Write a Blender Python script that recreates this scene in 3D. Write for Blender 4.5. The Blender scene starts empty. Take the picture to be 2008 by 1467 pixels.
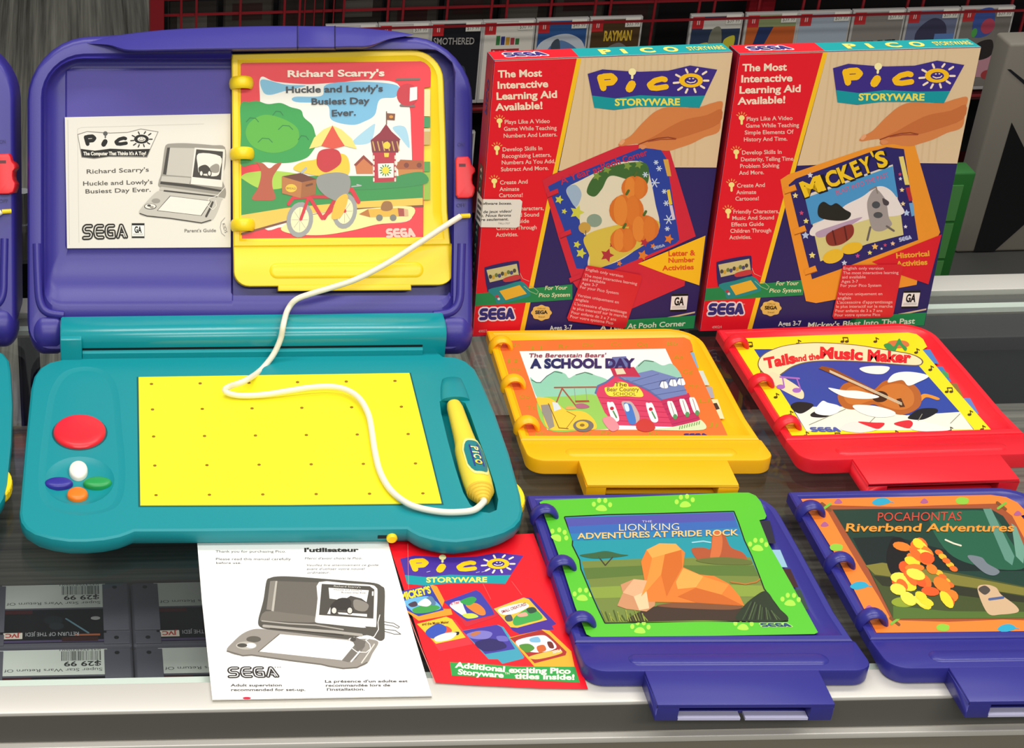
import bpy, bmesh, math, random
from math import sin, cos, pi
from mathutils import Vector, Matrix
from mathutils.geometry import tessellate_polygon

S = bpy.context.scene
COL = S.collection
random.seed(5)

# ---------------------------------------------------------------- camera
# solved from the photograph (2008x1467): a crop from the right of a wider frame, so the lens is shifted
F, CX, CY, PITCH, YAW, ROLL, CH = 3588.9, 83.86, 784.10, .5669, -.0288, -.0387, .931
ZC = .95                      # height of the glass above the floor; everything is measured from the glass
_f = Vector((sin(YAW) * cos(PITCH), cos(YAW) * cos(PITCH), -sin(PITCH)))
_r0 = Vector((cos(YAW), -sin(YAW), 0))
_u0 = _r0.cross(_f)
_r = _r0 * cos(ROLL) + _u0 * sin(ROLL)
_u = _u0 * cos(ROLL) - _r0 * sin(ROLL)
CAMP = Vector((0, 0, CH))
cam = bpy.data.cameras.new('camera')
cam.sensor_fit = 'HORIZONTAL'
cam.sensor_width = 36
cam.lens = F / 2008 * 36
cam.shift_x = (1004 - CX) / 2008
cam.shift_y = (CY - 733.5) / 2008
cam.clip_start = .05
camo = bpy.data.objects.new('camera', cam)
COL.objects.link(camo)
camo.matrix_world = Matrix(((_r.x, _u.x, -_f.x, 0), (_r.y, _u.y, -_f.y, 0), (_r.z, _u.z, -_f.z, CH), (0, 0, 0, 1)))
S.camera = camo

# ---------------------------------------------------------------- world and lamps
w = bpy.data.worlds.new('shop_air')
S.world = w
w.use_nodes = True
w.node_tree.nodes['Background'].inputs[0].default_value = (.98, .99, 1, 1)
w.node_tree.nodes['Background'].inputs[1].default_value = .28


def area(name, loc, sx, sy, power, rot=(0, 0, 0), col=(1, .97, .92)):
    l = bpy.data.lights.new(name, 'AREA')
    l.shape = 'RECTANGLE'
    l.size, l.size_y = sx, sy
    l.energy = power
    l.color = col
    o = bpy.data.objects.new(name, l)
    COL.objects.link(o)
    o.location = loc
    o.rotation_euler = rot
    return o


# ceiling troffers of the shop, out of view; the row behind the camera is added
area('ceiling_light', (-.3, .5, 1.85), 1.2, .3, 13.5)
area('ceiling_light', (1.1, .5, 1.85), 1.2, .3, 13.5)
area('ceiling_light', (-.3, -.8, 1.85), 1.2, .3, 21)  # this pair is added to brighten the upright fronts
area('ceiling_light', (1.1, -.8, 1.85), 1.2, .3, 21)
area('ceiling_light', (-.3, 1.75, 1.85), 1.2, .3, 12.5)
area('ceiling_light', (1.1, 1.75, 1.85), 1.2, .3, 12.5)
area('ceiling_light', (1.0, 2.7, 1.85), 1.2, .3, 4)
S.view_settings.view_transform = 'Standard'
S.view_settings.look = 'None'
S.view_settings.gamma = 1
S.view_settings.use_curve_mapping = False
S.view_settings.exposure = 0.0


# ---------------------------------------------------------------- measuring: photograph pixel -> point on a real plane
def ray(px, py):
    return _f + _r * ((px - CX) / F) - _u * ((py - CY) / F)


def U(px, py, z=0.):
    d = ray(px, py)
    return CAMP + d * ((z - CH) / d.z)


def UY(px, py, y):
    d = ray(px, py)
    return CAMP + d * (y / d.y)


def UP(px, py, p0, n):
    d = ray(px, py)
    return CAMP + d * ((p0 - CAMP).dot(n) / d.dot(n))


def PR(p):
    d = p - CAMP
    z = d.dot(_f)
    return (CX + F * d.dot(_r) / z, CY - F * d.dot(_u) / z)


# ---------------------------------------------------------------- materials
def srgb(c):
    if isinstance(c, str):
        c = tuple(int(c[i:i + 2], 16) / 255 for i in (1, 3, 5))
    return tuple(x / 12.92 if x <= .04045 else ((x + .055) / 1.055) ** 2.4 for x in c)


MATS = {}


def plastic(name, c, rough=.38, spec=.5, metal=0., bump=0., bscale=900, coat=0.):
    if name in MATS:
        return MATS[name]
    m = bpy.data.materials.new(name)
    m.use_nodes = True
    nt = m.node_tree
    b = nt.nodes['Principled BSDF']
    b.inputs['Base Color'].default_value = (*srgb(c), 1)
    b.inputs['Roughness'].default_value = rough
    b.inputs['Specular IOR Level'].default_value = spec
    b.inputs['Metallic'].default_value = metal
    b.inputs['Coat Weight'].default_value = coat
    if bump:
        t = nt.nodes.new('ShaderNodeTexNoise')
        t.inputs['Scale'].default_value = bscale
        tc = nt.nodes.new('ShaderNodeTexCoord')
        nt.links.new(tc.outputs['Object'], t.inputs['Vector'])
        bn = nt.nodes.new('ShaderNodeBump')
        bn.inputs['Strength'].default_value = bump
        bn.inputs['Distance'].default_value = .0004
        nt.links.new(t.outputs['Fac'], bn.inputs['Height'])
        nt.links.new(bn.outputs['Normal'], b.inputs['Normal'])
    MATS[name] = m
    return m


def printed(name, rough, spec=.5):
    """printed card or paper: the ink colour comes from the mesh's colour attribute, with a faint paper grain"""
    m = bpy.data.materials.new(name)
    m.use_nodes = True
    nt = m.node_tree
    b = nt.nodes['Principled BSDF']
    a = nt.nodes.new('ShaderNodeAttribute')
    a.attribute_name = 'ink'
    nt.links.new(a.outputs['Color'], b.inputs['Base Color'])
    b.inputs['Roughness'].default_value = rough
    b.inputs['Specular IOR Level'].default_value = spec
    MATS[name] = m
    return m


printed('print_paper', .6, .3)
printed('print_gloss', .32, .4)
printed('print_card', .45, .35)


def wood(name, dark, light, along, scale=1., rough=.45):
    """dark laminate with long streaks running along x or y and plank seams"""
    m = bpy.data.materials.new(name)
    m.use_nodes = True
    nt = m.node_tree
    N, L = nt.nodes, nt.links
    b = N['Principled BSDF']
    b.inputs['Roughness'].default_value = rough
    tc = N.new('ShaderNodeTexCoord')
    mp = N.new('ShaderNodeMapping')
    mp.inputs['Scale'].default_value = (2.2 * scale, 150 * scale, 30) if along == 'x' else (150 * scale, 2.2 * scale, 30)
    L.new(tc.outputs['Object'], mp.inputs[0])
    n1 = N.new('ShaderNodeTexNoise')
    n1.inputs['Scale'].default_value = 1
    n1.inputs['Detail'].default_value = 5
    n1.inputs['Roughness'].default_value = .65
    L.new(mp.outputs[0], n1.inputs['Vector'])
    mp2 = N.new('ShaderNodeMapping')
    mp2.inputs['Scale'].default_value = (.9 * scale, 22 * scale, 8) if along == 'x' else (22 * scale, .9 * scale, 8)
    L.new(tc.outputs['Object'], mp2.inputs[0])
    n2 = N.new('ShaderNodeTexNoise')
    n2.inputs['Scale'].default_value = 1
    n2.inputs['Detail'].default_value = 3
    L.new(mp2.outputs[0], n2.inputs['Vector'])
    mx = N.new('ShaderNodeMath')
    mx.operation = 'MULTIPLY_ADD'
    L.new(n1.outputs['Fac'], mx.inputs[0])
    mx.inputs[1].default_value = .65
    mm = N.new('ShaderNodeMath')
    mm.operation = 'MULTIPLY'
    mm.inputs[1].default_value = .35
    L.new(n2.outputs['Fac'], mm.inputs[0])
    L.new(mm.outputs[0], mx.inputs[2])
    cr = N.new('ShaderNodeValToRGB')
    cr.color_ramp.elements[0].position = .36
    cr.color_ramp.elements[0].color = (*srgb(dark), 1)
    cr.color_ramp.elements[1].position = .66
    cr.color_ramp.elements[1].color = (*srgb(light), 1)
    L.new(mx.outputs[0], cr.inputs[0])
    L.new(cr.outputs[0], b.inputs['Base Color'])
    MATS[name] = m
    return m


wood('floor_planks', '#45443c', '#b9b6a8', 'y', .55, .5)
wood('dark_laminate', '#45413b', '#a39d92', 'x', .8, .5)


def glassmat():
    m = bpy.data.materials.new('counter_glass')
    m.use_nodes = True
    nt = m.node_tree
    N, L = nt.nodes, nt.links
    N.remove(N['Principled BSDF'])
    tr = N.new('ShaderNodeBsdfTransparent')
    tr.inputs[0].default_value = (.955, .972, .964, 1)
    gl = N.new('ShaderNodeBsdfGlossy')
    gl.inputs['Roughness'].default_value = .02
    lw = N.new('ShaderNodeLayerWeight')
    lw.inputs[0].default_value = .5
    pw = N.new('ShaderNodeMath')
    pw.operation = 'POWER'
    pw.inputs[1].default_value = 4.5
    L.new(lw.outputs['Facing'], pw.inputs[0])
    ad = N.new('ShaderNodeMath')
    ad.operation = 'MULTIPLY_ADD'
    ad.inputs[1].default_value = .9
    ad.inputs[2].default_value = .035
    L.new(pw.outputs[0], ad.inputs[0])
    mx = N.new('ShaderNodeMixShader')
    L.new(ad.outputs[0], mx.inputs[0])
    L.new(tr.outputs[0], mx.inputs[1])
    L.new(gl.outputs[0], mx.inputs[2])
    L.new(mx.outputs[0], N['Material Output'].inputs[0])
    MATS['counter_glass'] = m


glassmat()
PURPLE = plastic('purple_plastic', '#37308c', .36, .5, bump=.12)
PURPLE_PANEL = plastic('purple_textured_plastic', '#574f9f', .6, .3, bump=.3)
TEAL = plastic('teal_plastic', '#048d95', .42, .45, bump=.1)
TEAL_BAR = plastic('teal_gloss_plastic', '#0a949c', .22, .6)
YEL = plastic('yellow_plastic', '#fdd91a', .35, .5)
YEL2 = plastic('amber_plastic', '#fdb90a', .34, .5)
REDP = plastic('red_plastic', '#e51b2b', .34, .5)
BLUEP = plastic('indigo_plastic', '#2e2d86', .3, .5)
PAD = plastic('pad_yellow', '#fdf327', .5, .35)
CORD = plastic('cord_white', '#f2ead6', .45, .4)
ALU = plastic('brushed_aluminium', '#d3cfc6', .38, .5, metal=.25)
ALU_D = plastic('bronze_aluminium', '#8a8375', .42, .5, metal=.3)
BLACK = plastic('black_matte', '#151516', .6, .3)
SNESG = plastic('grey_cartridge_plastic', '#5d5c68', .55, .35, bump=.3)
WIRE = plastic('red_enamel', '#85161f', .4, .5)
CASE = plastic('clear_grey_plastic', '#b9b5b0', .25, .5)
DCASE = plastic('dark_case_plastic', '#1d1a1b', .35, .5)


# ---------------------------------------------------------------- objects
def obj(name, verts, faces, mat, parent=None, smooth=False, cols=None, bevel=0., label=None):
    """links one mesh object; verts are world coordinates, stored relative to the parent"""
    me = bpy.data.meshes.new(name)
    inv = parent.matrix_world.inverted() if parent is not None else None
    if parent is not None and parent.parent is not None:
        inv = parent.parent.matrix_world.inverted()      # parts keep their thing's own axes
    vs = [tuple((inv @ Vector(v)) if inv else Vector(v)) for v in verts]
    me.from_pydata(vs, [], faces)
    if cols is not None:
        at = me.color_attributes.new('ink', 'FLOAT_COLOR', 'CORNER')
        k = 0
        for p, c in zip(me.polygons, cols):
            for _ in range(p.loop_total):
                at.data[k].color = (*c, 1)
                k += 1
    me.update()
    o = bpy.data.objects.new(name, me)
    COL.objects.link(o)
    if parent is not None:
        o.parent = parent
    me.materials.append(mat)
    if cols is None:
        bm = bmesh.new()
        bm.from_mesh(me)
        bmesh.ops.recalc_face_normals(bm, faces=bm.faces)
        if bevel:
            bmesh.ops.remove_doubles(bm, verts=bm.verts, dist=1e-6)
            ed = [e for e in bm.edges if len(e.link_faces) == 2 and e.calc_face_angle(0) > .5]
            bmesh.ops.bevel(bm, geom=ed, offset=bevel, segments=3, affect='EDGES', profile=.5, clamp_overlap=True)
        bm.to_mesh(me)
        bm.free()
    if smooth or bevel:
        for p in me.polygons:
            p.use_smooth = True
        try:
            me.set_sharp_from_angle(angle=.7)
        except Exception:
            pass
    if label:
        o['label'] = label
    return o


def thing(name, label, cat, loc, rotz=0., group=None):
    o = bpy.data.objects.new(name, None)
    COL.objects.link(o)
    o.empty_display_size = .02
    o.location = loc
    o.rotation_euler = (0, 0, rotz)
    o.matrix_world = Matrix.Translation(Vector(loc)) @ Matrix.Rotation(rotz, 4, 'Z')
    o['label'], o['category'] = label, cat
    if group:
        o['group'] = group
    return o


def tag(o, label, cat, group=None):
    o['label'], o['category'] = label, cat
    if group:
        o['group'] = group
    return o


def struct(o):
    o['kind'] = 'structure'
    return o


class MB:
    """collects pieces of one part"""

    def __init__(s):
        s.v, s.f = [], []

    def add(s, vs, fs):
        k = len(s.v)
        s.v += [Vector(v) for v in vs]
        s.f += [[i + k for i in f] for f in fs]
        return s

    def box(s, x0, x1, y0, y1, z0, z1, M=None):
        vs = [Vector((x, y, z)) for z in (z0, z1) for y in (y0, y1) for x in (x0, x1)]
        if M:
            vs = [M(v) for v in vs]
        return s.add(vs, [[0, 2, 3, 1], [4, 5, 7, 6], [0, 1, 5, 4], [2, 6, 7, 3], [0, 4, 6, 2], [1, 3, 7, 5]])

    def loft(s, rings, cap0=True, cap1=True, M=None, close=True):
        n = len(rings[0])
        vs = [Vector(v) for r in rings for v in r]
        if M:
            vs = [M(v) for v in vs]
        fs = []
        for k in range(len(rings) - 1):
            for i in range(n if close else n - 1):
                j = (i + 1) % n
                fs.append([k * n + i, k * n + j, (k + 1) * n + j, (k + 1) * n + i])
        if cap0:
            fs += tri([vs[i] for i in range(n)], 0)
        if cap1:
            o = (len(rings) - 1) * n
            fs += tri([vs[o + i] for i in range(n)], o)
        return s.add(vs, fs)

    def holed(s, outer, holes, M=None):
        """flat face with holes"""
        loops = [outer] + holes
        vs = [Vector(v) for l in loops for v in l]
        t = tessellate_polygon([[Vector((v[0], v[1], 0)) for v in l] for l in loops])
        if M:
            vs = [M(v) for v in vs]
        return s.add(vs, [list(x) for x in t])

    def tube(s, pts, r, n=10, cap=True):
        pts = [Vector(p) for p in pts]
        rr = r if isinstance(r, (list, tuple)) else [r] * len(pts)
        rings, up = [], None
        for i, p in enumerate(pts):
            d = (pts[min(i + 1, len(pts) - 1)] - pts[max(i - 1, 0)]).normalized()
            if up is None:
                up = d.orthogonal().normalized()
            up = (up - d * up.dot(d)).normalized()
            b = d.cross(up)
            rings.append([p + (up * cos(a) + b * sin(a)) * rr[i] for a in [2 * pi * k / n for k in range(n)]])
        return s.loft(rings, cap, cap)

    def obj(s, name, mat, parent=None, **k):
        return obj(name, s.v, s.f, mat, parent, **k)


def tri(loop, off):
    n = Vector((0, 0, 0))
    for i in range(len(loop)):
        a, b = loop[i], loop[(i + 1) % len(loop)]
        n += Vector(((a.y - b.y) * (a.z + b.z), (a.z - b.z) * (a.x + b.x), (a.x - b.x) * (a.y + b.y)))
    if n.length < 1e-14:
        return []
    n.normalize()
    x = n.orthogonal().normalized()
    y = n.cross(x)
    t = tessellate_polygon([[Vector((v.dot(x), v.dot(y), 0)) for v in loop]])
    return [[i + off for i in q] for q in t]


def spline(pts, n=8, closed=False):
    """Catmull-Rom through the points (any dimension)"""
    P = [Vector(p) for p in pts]
    m = len(P)
    out = []
    rng = range(m) if closed else range(m - 1)
    for i in rng:
        if closed:
            a, b, c, d = P[(i - 1) % m], P[i], P[(i + 1) % m], P[(i + 2) % m]
        else:
            a, b, c, d = P[max(i - 1, 0)], P[i], P[i + 1], P[min(i + 2, m - 1)]
        for k in range(n):
            t = k / n
            out.append(.5 * ((2 * b) + (c - a) * t + (2 * a - 5 * b + 4 * c - d) * t * t + (3 * b - a - 3 * c + d) * t ** 3))
    if not closed:
        out.append(P[-1])
    return out


def rrect(l, r, b, t, rad, n=8):
    """rounded rectangle, counter-clockwise; rad = one radius or (bl, br, tr, tl)"""
    R = rad if isinstance(rad, tuple) else (rad,) * 4
    out = []
    for (cx, cy, sx, sy, rr, a0) in ((l, b, 1, 1, R[0], pi), (r, b, -1, 1, R[1], 1.5 * pi), (r, t, -1, -1, R[2], 0), (l, t, 1, -1, R[3], .5 * pi)):
        ox, oy = cx + sx * rr, cy + sy * rr
        for k in range(n + 1):
            a = a0 + .5 * pi * k / n
            out.append((ox + rr * cos(a), oy + rr * sin(a)))
    return out


def inset(poly, d):
    n = len(poly)
    out = []
    for i in range(n):
        a, b, c = Vector(poly[i - 1][:2]), Vector(poly[i][:2]), Vector(poly[(i + 1) % n][:2])
        e1, e2 = (b - a), (c - b)
        n1 = Vector((-e1.y, e1.x)).normalized() if e1.length > 1e-9 else Vector((0, 0))
        n2 = Vector((-e2.y, e2.x)).normalized() if e2.length > 1e-9 else n1
        m = (n1 + n2)
        m = m.normalized() if m.length > 1e-6 else n1
        out.append(tuple(b + m * (d / max(.5, m.dot(n2)))))
    return out


# ---------------------------------------------------------------- printing
_gc = {}


def glyphs(s, bold):
    k = (s, bold)
    if k not in _gc:
        cu = bpy.data.curves.new('lettering', 'FONT')
        cu.body = s
        cu.offset = bold
        cu.resolution_u = 3
        o = bpy.data.objects.new('lettering', cu)
        COL.objects.link(o)
        dg = bpy.context.evaluated_depsgraph_get()
        me = o.evaluated_get(dg).to_mesh()
        vs = [(v.co.x, v.co.y) for v in me.vertices]
        fs = [list(p.vertices) for p in me.polygons]
        o.evaluated_get(dg).to_mesh_clear()
        bpy.data.objects.remove(o)
        bpy.data.curves.remove(cu)
        _gc[k] = (vs, fs)
    return _gc[k]


def caph():
    vs, _ = glyphs('H', 0)
    return max(v[1] for v in vs)


CAPH = None


class Art:
    """print laid on a real surface: shapes given at (x, y), sent by `m(x, y, layer)` to that surface"""

    def __init__(s, m):
        s.m, s.v, s.f, s.c = m, [], [], []

    def raw(s, pts, faces, col, l):
        k = len(s.v)
        l += (len(s.c) % 41) * .018          # every stroke a hair above the last, so that no two share a plane
        s.v += [s.m(p[0], p[1], l) for p in pts]
        c = srgb(col)
        for f in faces:
            s.f.append([i + k for i in f])
            s.c.append(c)

    def poly(s, pts, col, l):
        t = tessellate_polygon([[Vector((p[0], p[1], 0)) for p in pts]])
        s.raw(pts, [list(x) for x in t], col, l)

    def curve(s, pts, col, l, n=6):
        s.poly([tuple(p) for p in spline(pts, n, True)], col, l)

    def ell(s, cx, cy, rx, ry, col, l, rot=0, n=20):
        s.poly([(cx + rx * cos(a) * cos(rot) - ry * sin(a) * sin(rot), cy + rx * cos(a) * sin(rot) + ry * sin(a) * cos(rot))
                for a in [2 * pi * k / n for k in range(n)]], col, l)

    def ring(s, cx, cy, rx, ry, w, col, l, n=24):
        o = [(cx + rx * cos(2 * pi * k / n), cy + ry * sin(2 * pi * k / n)) for k in range(n)]
        i = [(cx + (rx - w) * cos(2 * pi * k / n), cy + (ry - w * ry / rx) * sin(2 * pi * k / n)) for k in range(n)]
        s.raw(o + i, [[k, (k + 1) % n, n + (k + 1) % n, n + k] for k in range(n)], col, l)

    def rect(s, x0, y0, x1, y1, col, l):
        s.poly([(x0, y0), (x1, y0), (x1, y1), (x0, y1)], col, l)

    def line(s, pts, wd, col, l, closed=False, caps=True):
        P = [Vector(p[:2]) for p in pts]
        if closed:
            P.append(P[0])
        for a, b in zip(P, P[1:]):
            d = b - a
            if d.length < 1e-9:
                continue
            nrm = Vector((-d.y, d.x)).normalized() * wd / 2
            s.raw([a + nrm, b + nrm, b - nrm, a - nrm], [[0, 1, 2, 3]], col, l)
        if caps:
            for p in P:
                n = 8
                s.raw([(p.x + wd / 2 * cos(2 * pi * k / n), p.y + wd / 2 * sin(2 * pi * k / n)) for k in range(n)], [list(range(n))], col, l)

    def text(s, t, p0, p1, h, col, l, bold=.0, shear=0., arc=0.):
        """t runs from p0 to p1 along its baseline with capitals h tall; y grows downwards"""
        global CAPH
        if CAPH is None:
            CAPH = caph()
        vs, fs = glyphs(t, bold)
        if not vs:
            return
        x0, x1 = min(v[0] for v in vs), max(v[0] for v in vs)
        p0, p1 = Vector(p0), Vector(p1)
        d = p1 - p0
        up = Vector((d.y, -d.x)).normalized()
        if up.y > 0 and abs(d.x) > abs(d.y) and d.x > 0:
            up = -up
        out = []
        for v in vs:
            q = (v[0] - x0) / (x1 - x0)
            hh = v[1] / CAPH * h
            out.append(p0 + d * q + up * (hh + arc * 4 * q * (1 - q)) + d.normalized() * shear * hh)
        s.raw(out, fs, col, l)

    def obj(s, name, mat, parent, **k):
        return obj(name, s.v, s.f, MATS[mat], parent, cols=s.c, **k)


def crop(A, ox, oy, sc):
    """the same print, with coordinates read off an enlargement"""
    B = Art(lambda x, y, l: A.m(ox + x / sc, oy + y / sc, l))
    B.v, B.f, B.c = A.v, A.f, A.c
    return B


def sub(A, quad):
    """(u, v) in 0..1, v downwards, over a quad TL TR BR BL of A's own coordinates"""
    TL, TR, BR, BL = [Vector(q) for q in quad]

    def m(u, v, l):
        p = (TL * (1 - u) + TR * u) * (1 - v) + (BL * (1 - u) + BR * u) * v
        return A.m(p.x, p.y, l)
    B = Art(m)
    B.v, B.f, B.c = A.v, A.f, A.c
    return B


SEGA_S = {
    'S': [[(1, 0), (.3, 0), (.06, .12), (0, .28), (.1, .45), (.3, .5), (.75, .5), (.95, .6), (1, .75), (.9, .93), (.7, 1), (0, 1)]],
    'E': [[(1, 0), (.35, 0), (.1, .12), (0, .4), (0, .6), (.1, .88), (.35, 1), (1, 1)], [(.2, .5), (1, .5)]],
    'G': [[(1, 0), (.35, 0), (.1, .12), (0, .4), (0, .6), (.1, .88), (.35, 1), (1, 1), (1, .5), (.5, .5)]],
    'A': [[(0, 1), (.5, 0), (.62, 0), (1.1, 1)], [(.45, .72), (.75, .72), (.86, 1)]],
}


def sega(A, quad, col, bg=None, l=5, edge=None):
    B = sub(A, quad)
    for pas in (0, 1, 2):
        if pas == 0 and edge is None:
            continue
        if pas == 2 and bg is None:
            continue
        for i, ch in enumerate('SEGA'):
            for st in SEGA_S[ch]:
                pts = [(.045 + i * .248 + p[0] * .165, .14 + p[1] * .72) for p in st]
                # strokes measured in the logo's own height
                B2 = Art(lambda x, y, ll, B=B: B.m(x / 3.1, y, ll))
                B2.v, B2.f, B2.c = B.v, B.f, B.c
                B2.line([(p[0] * 3.1, p[1]) for p in pts], (.52, .27, .06)[pas], (edge, col, bg)[pas], l + (0, 1, 2)[pas])


def pico(A, quad, ban='#3b2a86', let='#fcc415', ray_='#fbe6c8', strip='#0d9aa0', word='STORYWARE', wcol='#f0e45a', l=3, bw=False, face='#3b2a86', edge=None):
    """the toy's logo: bent banner, four fat letters, bulb over the i, sun for the o"""
    B = sub(A, quad)
    W, H = 1242, 425
    c = lambda pts: [((x - 58) / W, (y - 285) / H) for x, y in pts]
    bn = [(58, 365), (200, 322), (440, 340), (560, 345), (830, 335), (1040, 285), (1300, 325), (1190, 555), (1130, 690), (880, 680), (540, 682), (310, 712), (122, 690)]
    if edge:
        B.poly(c([(46, 355), (200, 310), (560, 333), (830, 323), (1040, 272), (1316, 316), (1200, 560), (1138, 702), (540, 694), (310, 724), (112, 702)]), edge, l - 1)
    B.poly(c(bn), ban, l)
    if strip:
        B.poly(c([(100, 573), (320, 600), (560, 570), (880, 582), (1182, 573), (1130, 688), (880, 680), (540, 682), (310, 710), (122, 690)]), strip, l + 1)
    B2 = Art(lambda x, y, ll: B.m((x - 58) / W, (y - 285) / H, ll))
    B2.v, B2.f, B2.c = B.v, B.f, B.c
    B2.line([(178, 400), (208, 500)], 62, let, l + 1)
    B2.line([(180, 405), (210, 390), (285, 385), (318, 415), (290, 448), (205, 455)], 56, let, l + 1)
    B2.line([(482, 465), (458, 505)], 78, let, l + 1)
    B2.ell(485, 345, 36, 34, '#fdf3b0' if not bw else '#5a5a58', l + 1)
    B2.line([(485, 380), (484, 405)], 22, '#fdf3b0' if not bw else '#5a5a58', l + 1)
    B2.line([(800, 420), (770, 412), (700, 430), (650, 470), (668, 498), (720, 502), (810, 488)], 52, let, l + 1)
    B2.ell(1048, 428, 115, 68, let, l + 1)
    B2.ell(1050, 430, 64, 36, face, l + 2)
    B2.line([(1010, 438), (1040, 450), (1080, 444), (1092, 430)], 10, ray_ if not bw else '#4a4a48', l + 3)
    B2.ell(1035, 412, 9, 6, ray_ if not bw else '#4a4a48', l + 3)
    B2.ell(1068, 410, 9, 6, ray_ if not bw else '#4a4a48', l + 3)
    for p, q in (((1000, 322), (1015, 352)), ((1112, 318), (1092, 345)), ((1195, 345), (1160, 368)), ((1215, 430), (1172, 430)), ((1175, 500), (1142, 480)),
                 ((1092, 540), (1080, 508)), ((998, 545), (1014, 512)), ((925, 518), (962, 494)), ((882, 452), (930, 448)), ((905, 374), (940, 392))):
        B2.line([p, q], 20, ray_ if not bw else '#3a3a38', l + 1)
    if word:
        B2.text(word, (318, 668) if not bw else (140, 668), (942, 664) if not bw else (1120, 664), 62 if not bw else 50, wcol, l + 2, .035)


def rating(A, quad, l=4):
    B = sub(A, quad)
    B.rect(0, 0, 1, 1, '#f2efe8', l)
    B.rect(0, 0, 1, .13, '#151515', l + 1)
    B.rect(0, .9, 1, 1, '#151515', l + 1)
    B.text('GA', (.2, .64), (.8, .64), .42, '#141414', l + 1, .04)
    for y in (.72, .8):
        B.line([(.1, y), (.9, y)], .02, '#8a8884', l + 1, caps=False)


def bulb(A, x, y, r, l=3):
    A.ell(x, y, r, r * .9, '#fbe98a', l)
    A.line([(x, y), (x, y + r * 2)], r * .8, '#fbe98a', l)
    for a in (-2.6, -2.1, -1.57, -1.04, -.54):
        A.line([(x + r * 1.4 * cos(a), y + r * 1.4 * sin(a)), (x + r * 2 * cos(a), y + r * 2 * sin(a))], r * .3, '#f0a850', l)


def lines(A, rows, h, col, l, bold=0., shear=0.):
    for t, x0, y0, x1, y1 in rows:
        A.text(t, (x0, y0), (x1, y1), h, col, l, bold, shear)


# ================================================================ the setting
fl = struct(MB().box(-3, 5, -1.5, 7, -.97, -.95).obj('floor', MATS['floor_planks']))

struct(MB().box(-3, 5, 6.9, 7, -.95, 1.9).obj('wall_back', plastic('wall_paint', '#6e6a64', .8, .2)))

# ---------------------------------------------------------------- the glass counter
ctr = thing('display_counter', 'long glass-topped shop counter with aluminium edges and a dark wood-grain deck inside', 'counter', (.3, 1.34, -.95))
X0, X1 = -1.2, 1.9
MB().box(X0, X1, 1.0585, 1.628, -.006, 0).obj('glass_top', MATS['counter_glass'], ctr, label='clear glass top')
fr = MB().box(X0, X1, 1.027, 1.058, -.03, 0).obj('front_rail', ALU, ctr, bevel=.0012, label='aluminium front rail')
m = MB()
m.box(X0, X1, 1.058, 1.0715, -.012, -.0065)
m.obj('glass_lip', plastic('pale_green_edge', '#dfe6dc', .3, .5), ctr, label='pale lip under the front edge of the glass')
m = MB()
m.box(X0, X1, 1.0262, 1.0268, -.0285, -.0028)  # dark band puts the rail front's shade into its colour
m.obj('rail_face_shade', plastic('vinyl_shade_grey', '#5a5852', .5, .4), ctr, label='rail front, its shade painted as a dark grey band')
MB().box(X0, X1, 1.021, 1.05, -.036, -.0302).obj('lower_rail', ALU, ctr, bevel=.001)
MB().box(X0, X1, 1.0245, 1.05, -.09, -.036).obj('front_fascia', ALU_D, ctr, label='bronze coloured front fascia')
m = MB()
m.box(X0, X1, 1.6285, 1.66, -.03, 0)
m.obj('back_rail', ALU, ctr, bevel=.0012, label='aluminium back rail')
m = MB()
m.box(X0, X1, 1.603, 1.6125, -.012, -.0065)
m.obj('back_glass_lip', plastic('pale_green_edge', '#dfe6dc', .3, .5), ctr)
MB().box(X0, X1, 1.6125, 1.628, -.014, -.0065).obj('back_gasket', plastic('vinyl_shade_grey', '#5a5852', .5, .4), ctr)
MB().box(X0, X1, 1.035, 1.60, -.14, -.12).obj('deck', MATS['dark_laminate'], ctr, label='dark wood-grain deck under the glass')
MB().box(X0, X1, 1.0262, 1.05, -.9, -.09).obj('front_panel', MATS['dark_laminate'], ctr)
MB().box(X0, X1, 1.06, 1.58, -.9, -.88).obj('bottom_board', MATS['dark_laminate'], ctr)
MB().box(X0, X1, 1.0, 1.66, -.95, -.9).obj('plinth', BLACK, ctr)
for x in (X0, X1 - .03):
    MB().box(x, x + .03, 1.05, 1.6, -.9, -.0065).obj('side_panel', MATS['dark_laminate'], ctr)
for x in (X0 + .02, X1 - .05):
    MB().box(x, x + .03, 1.628, 1.656, -.9, -.03).obj('back_post', ALU, ctr)

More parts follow.
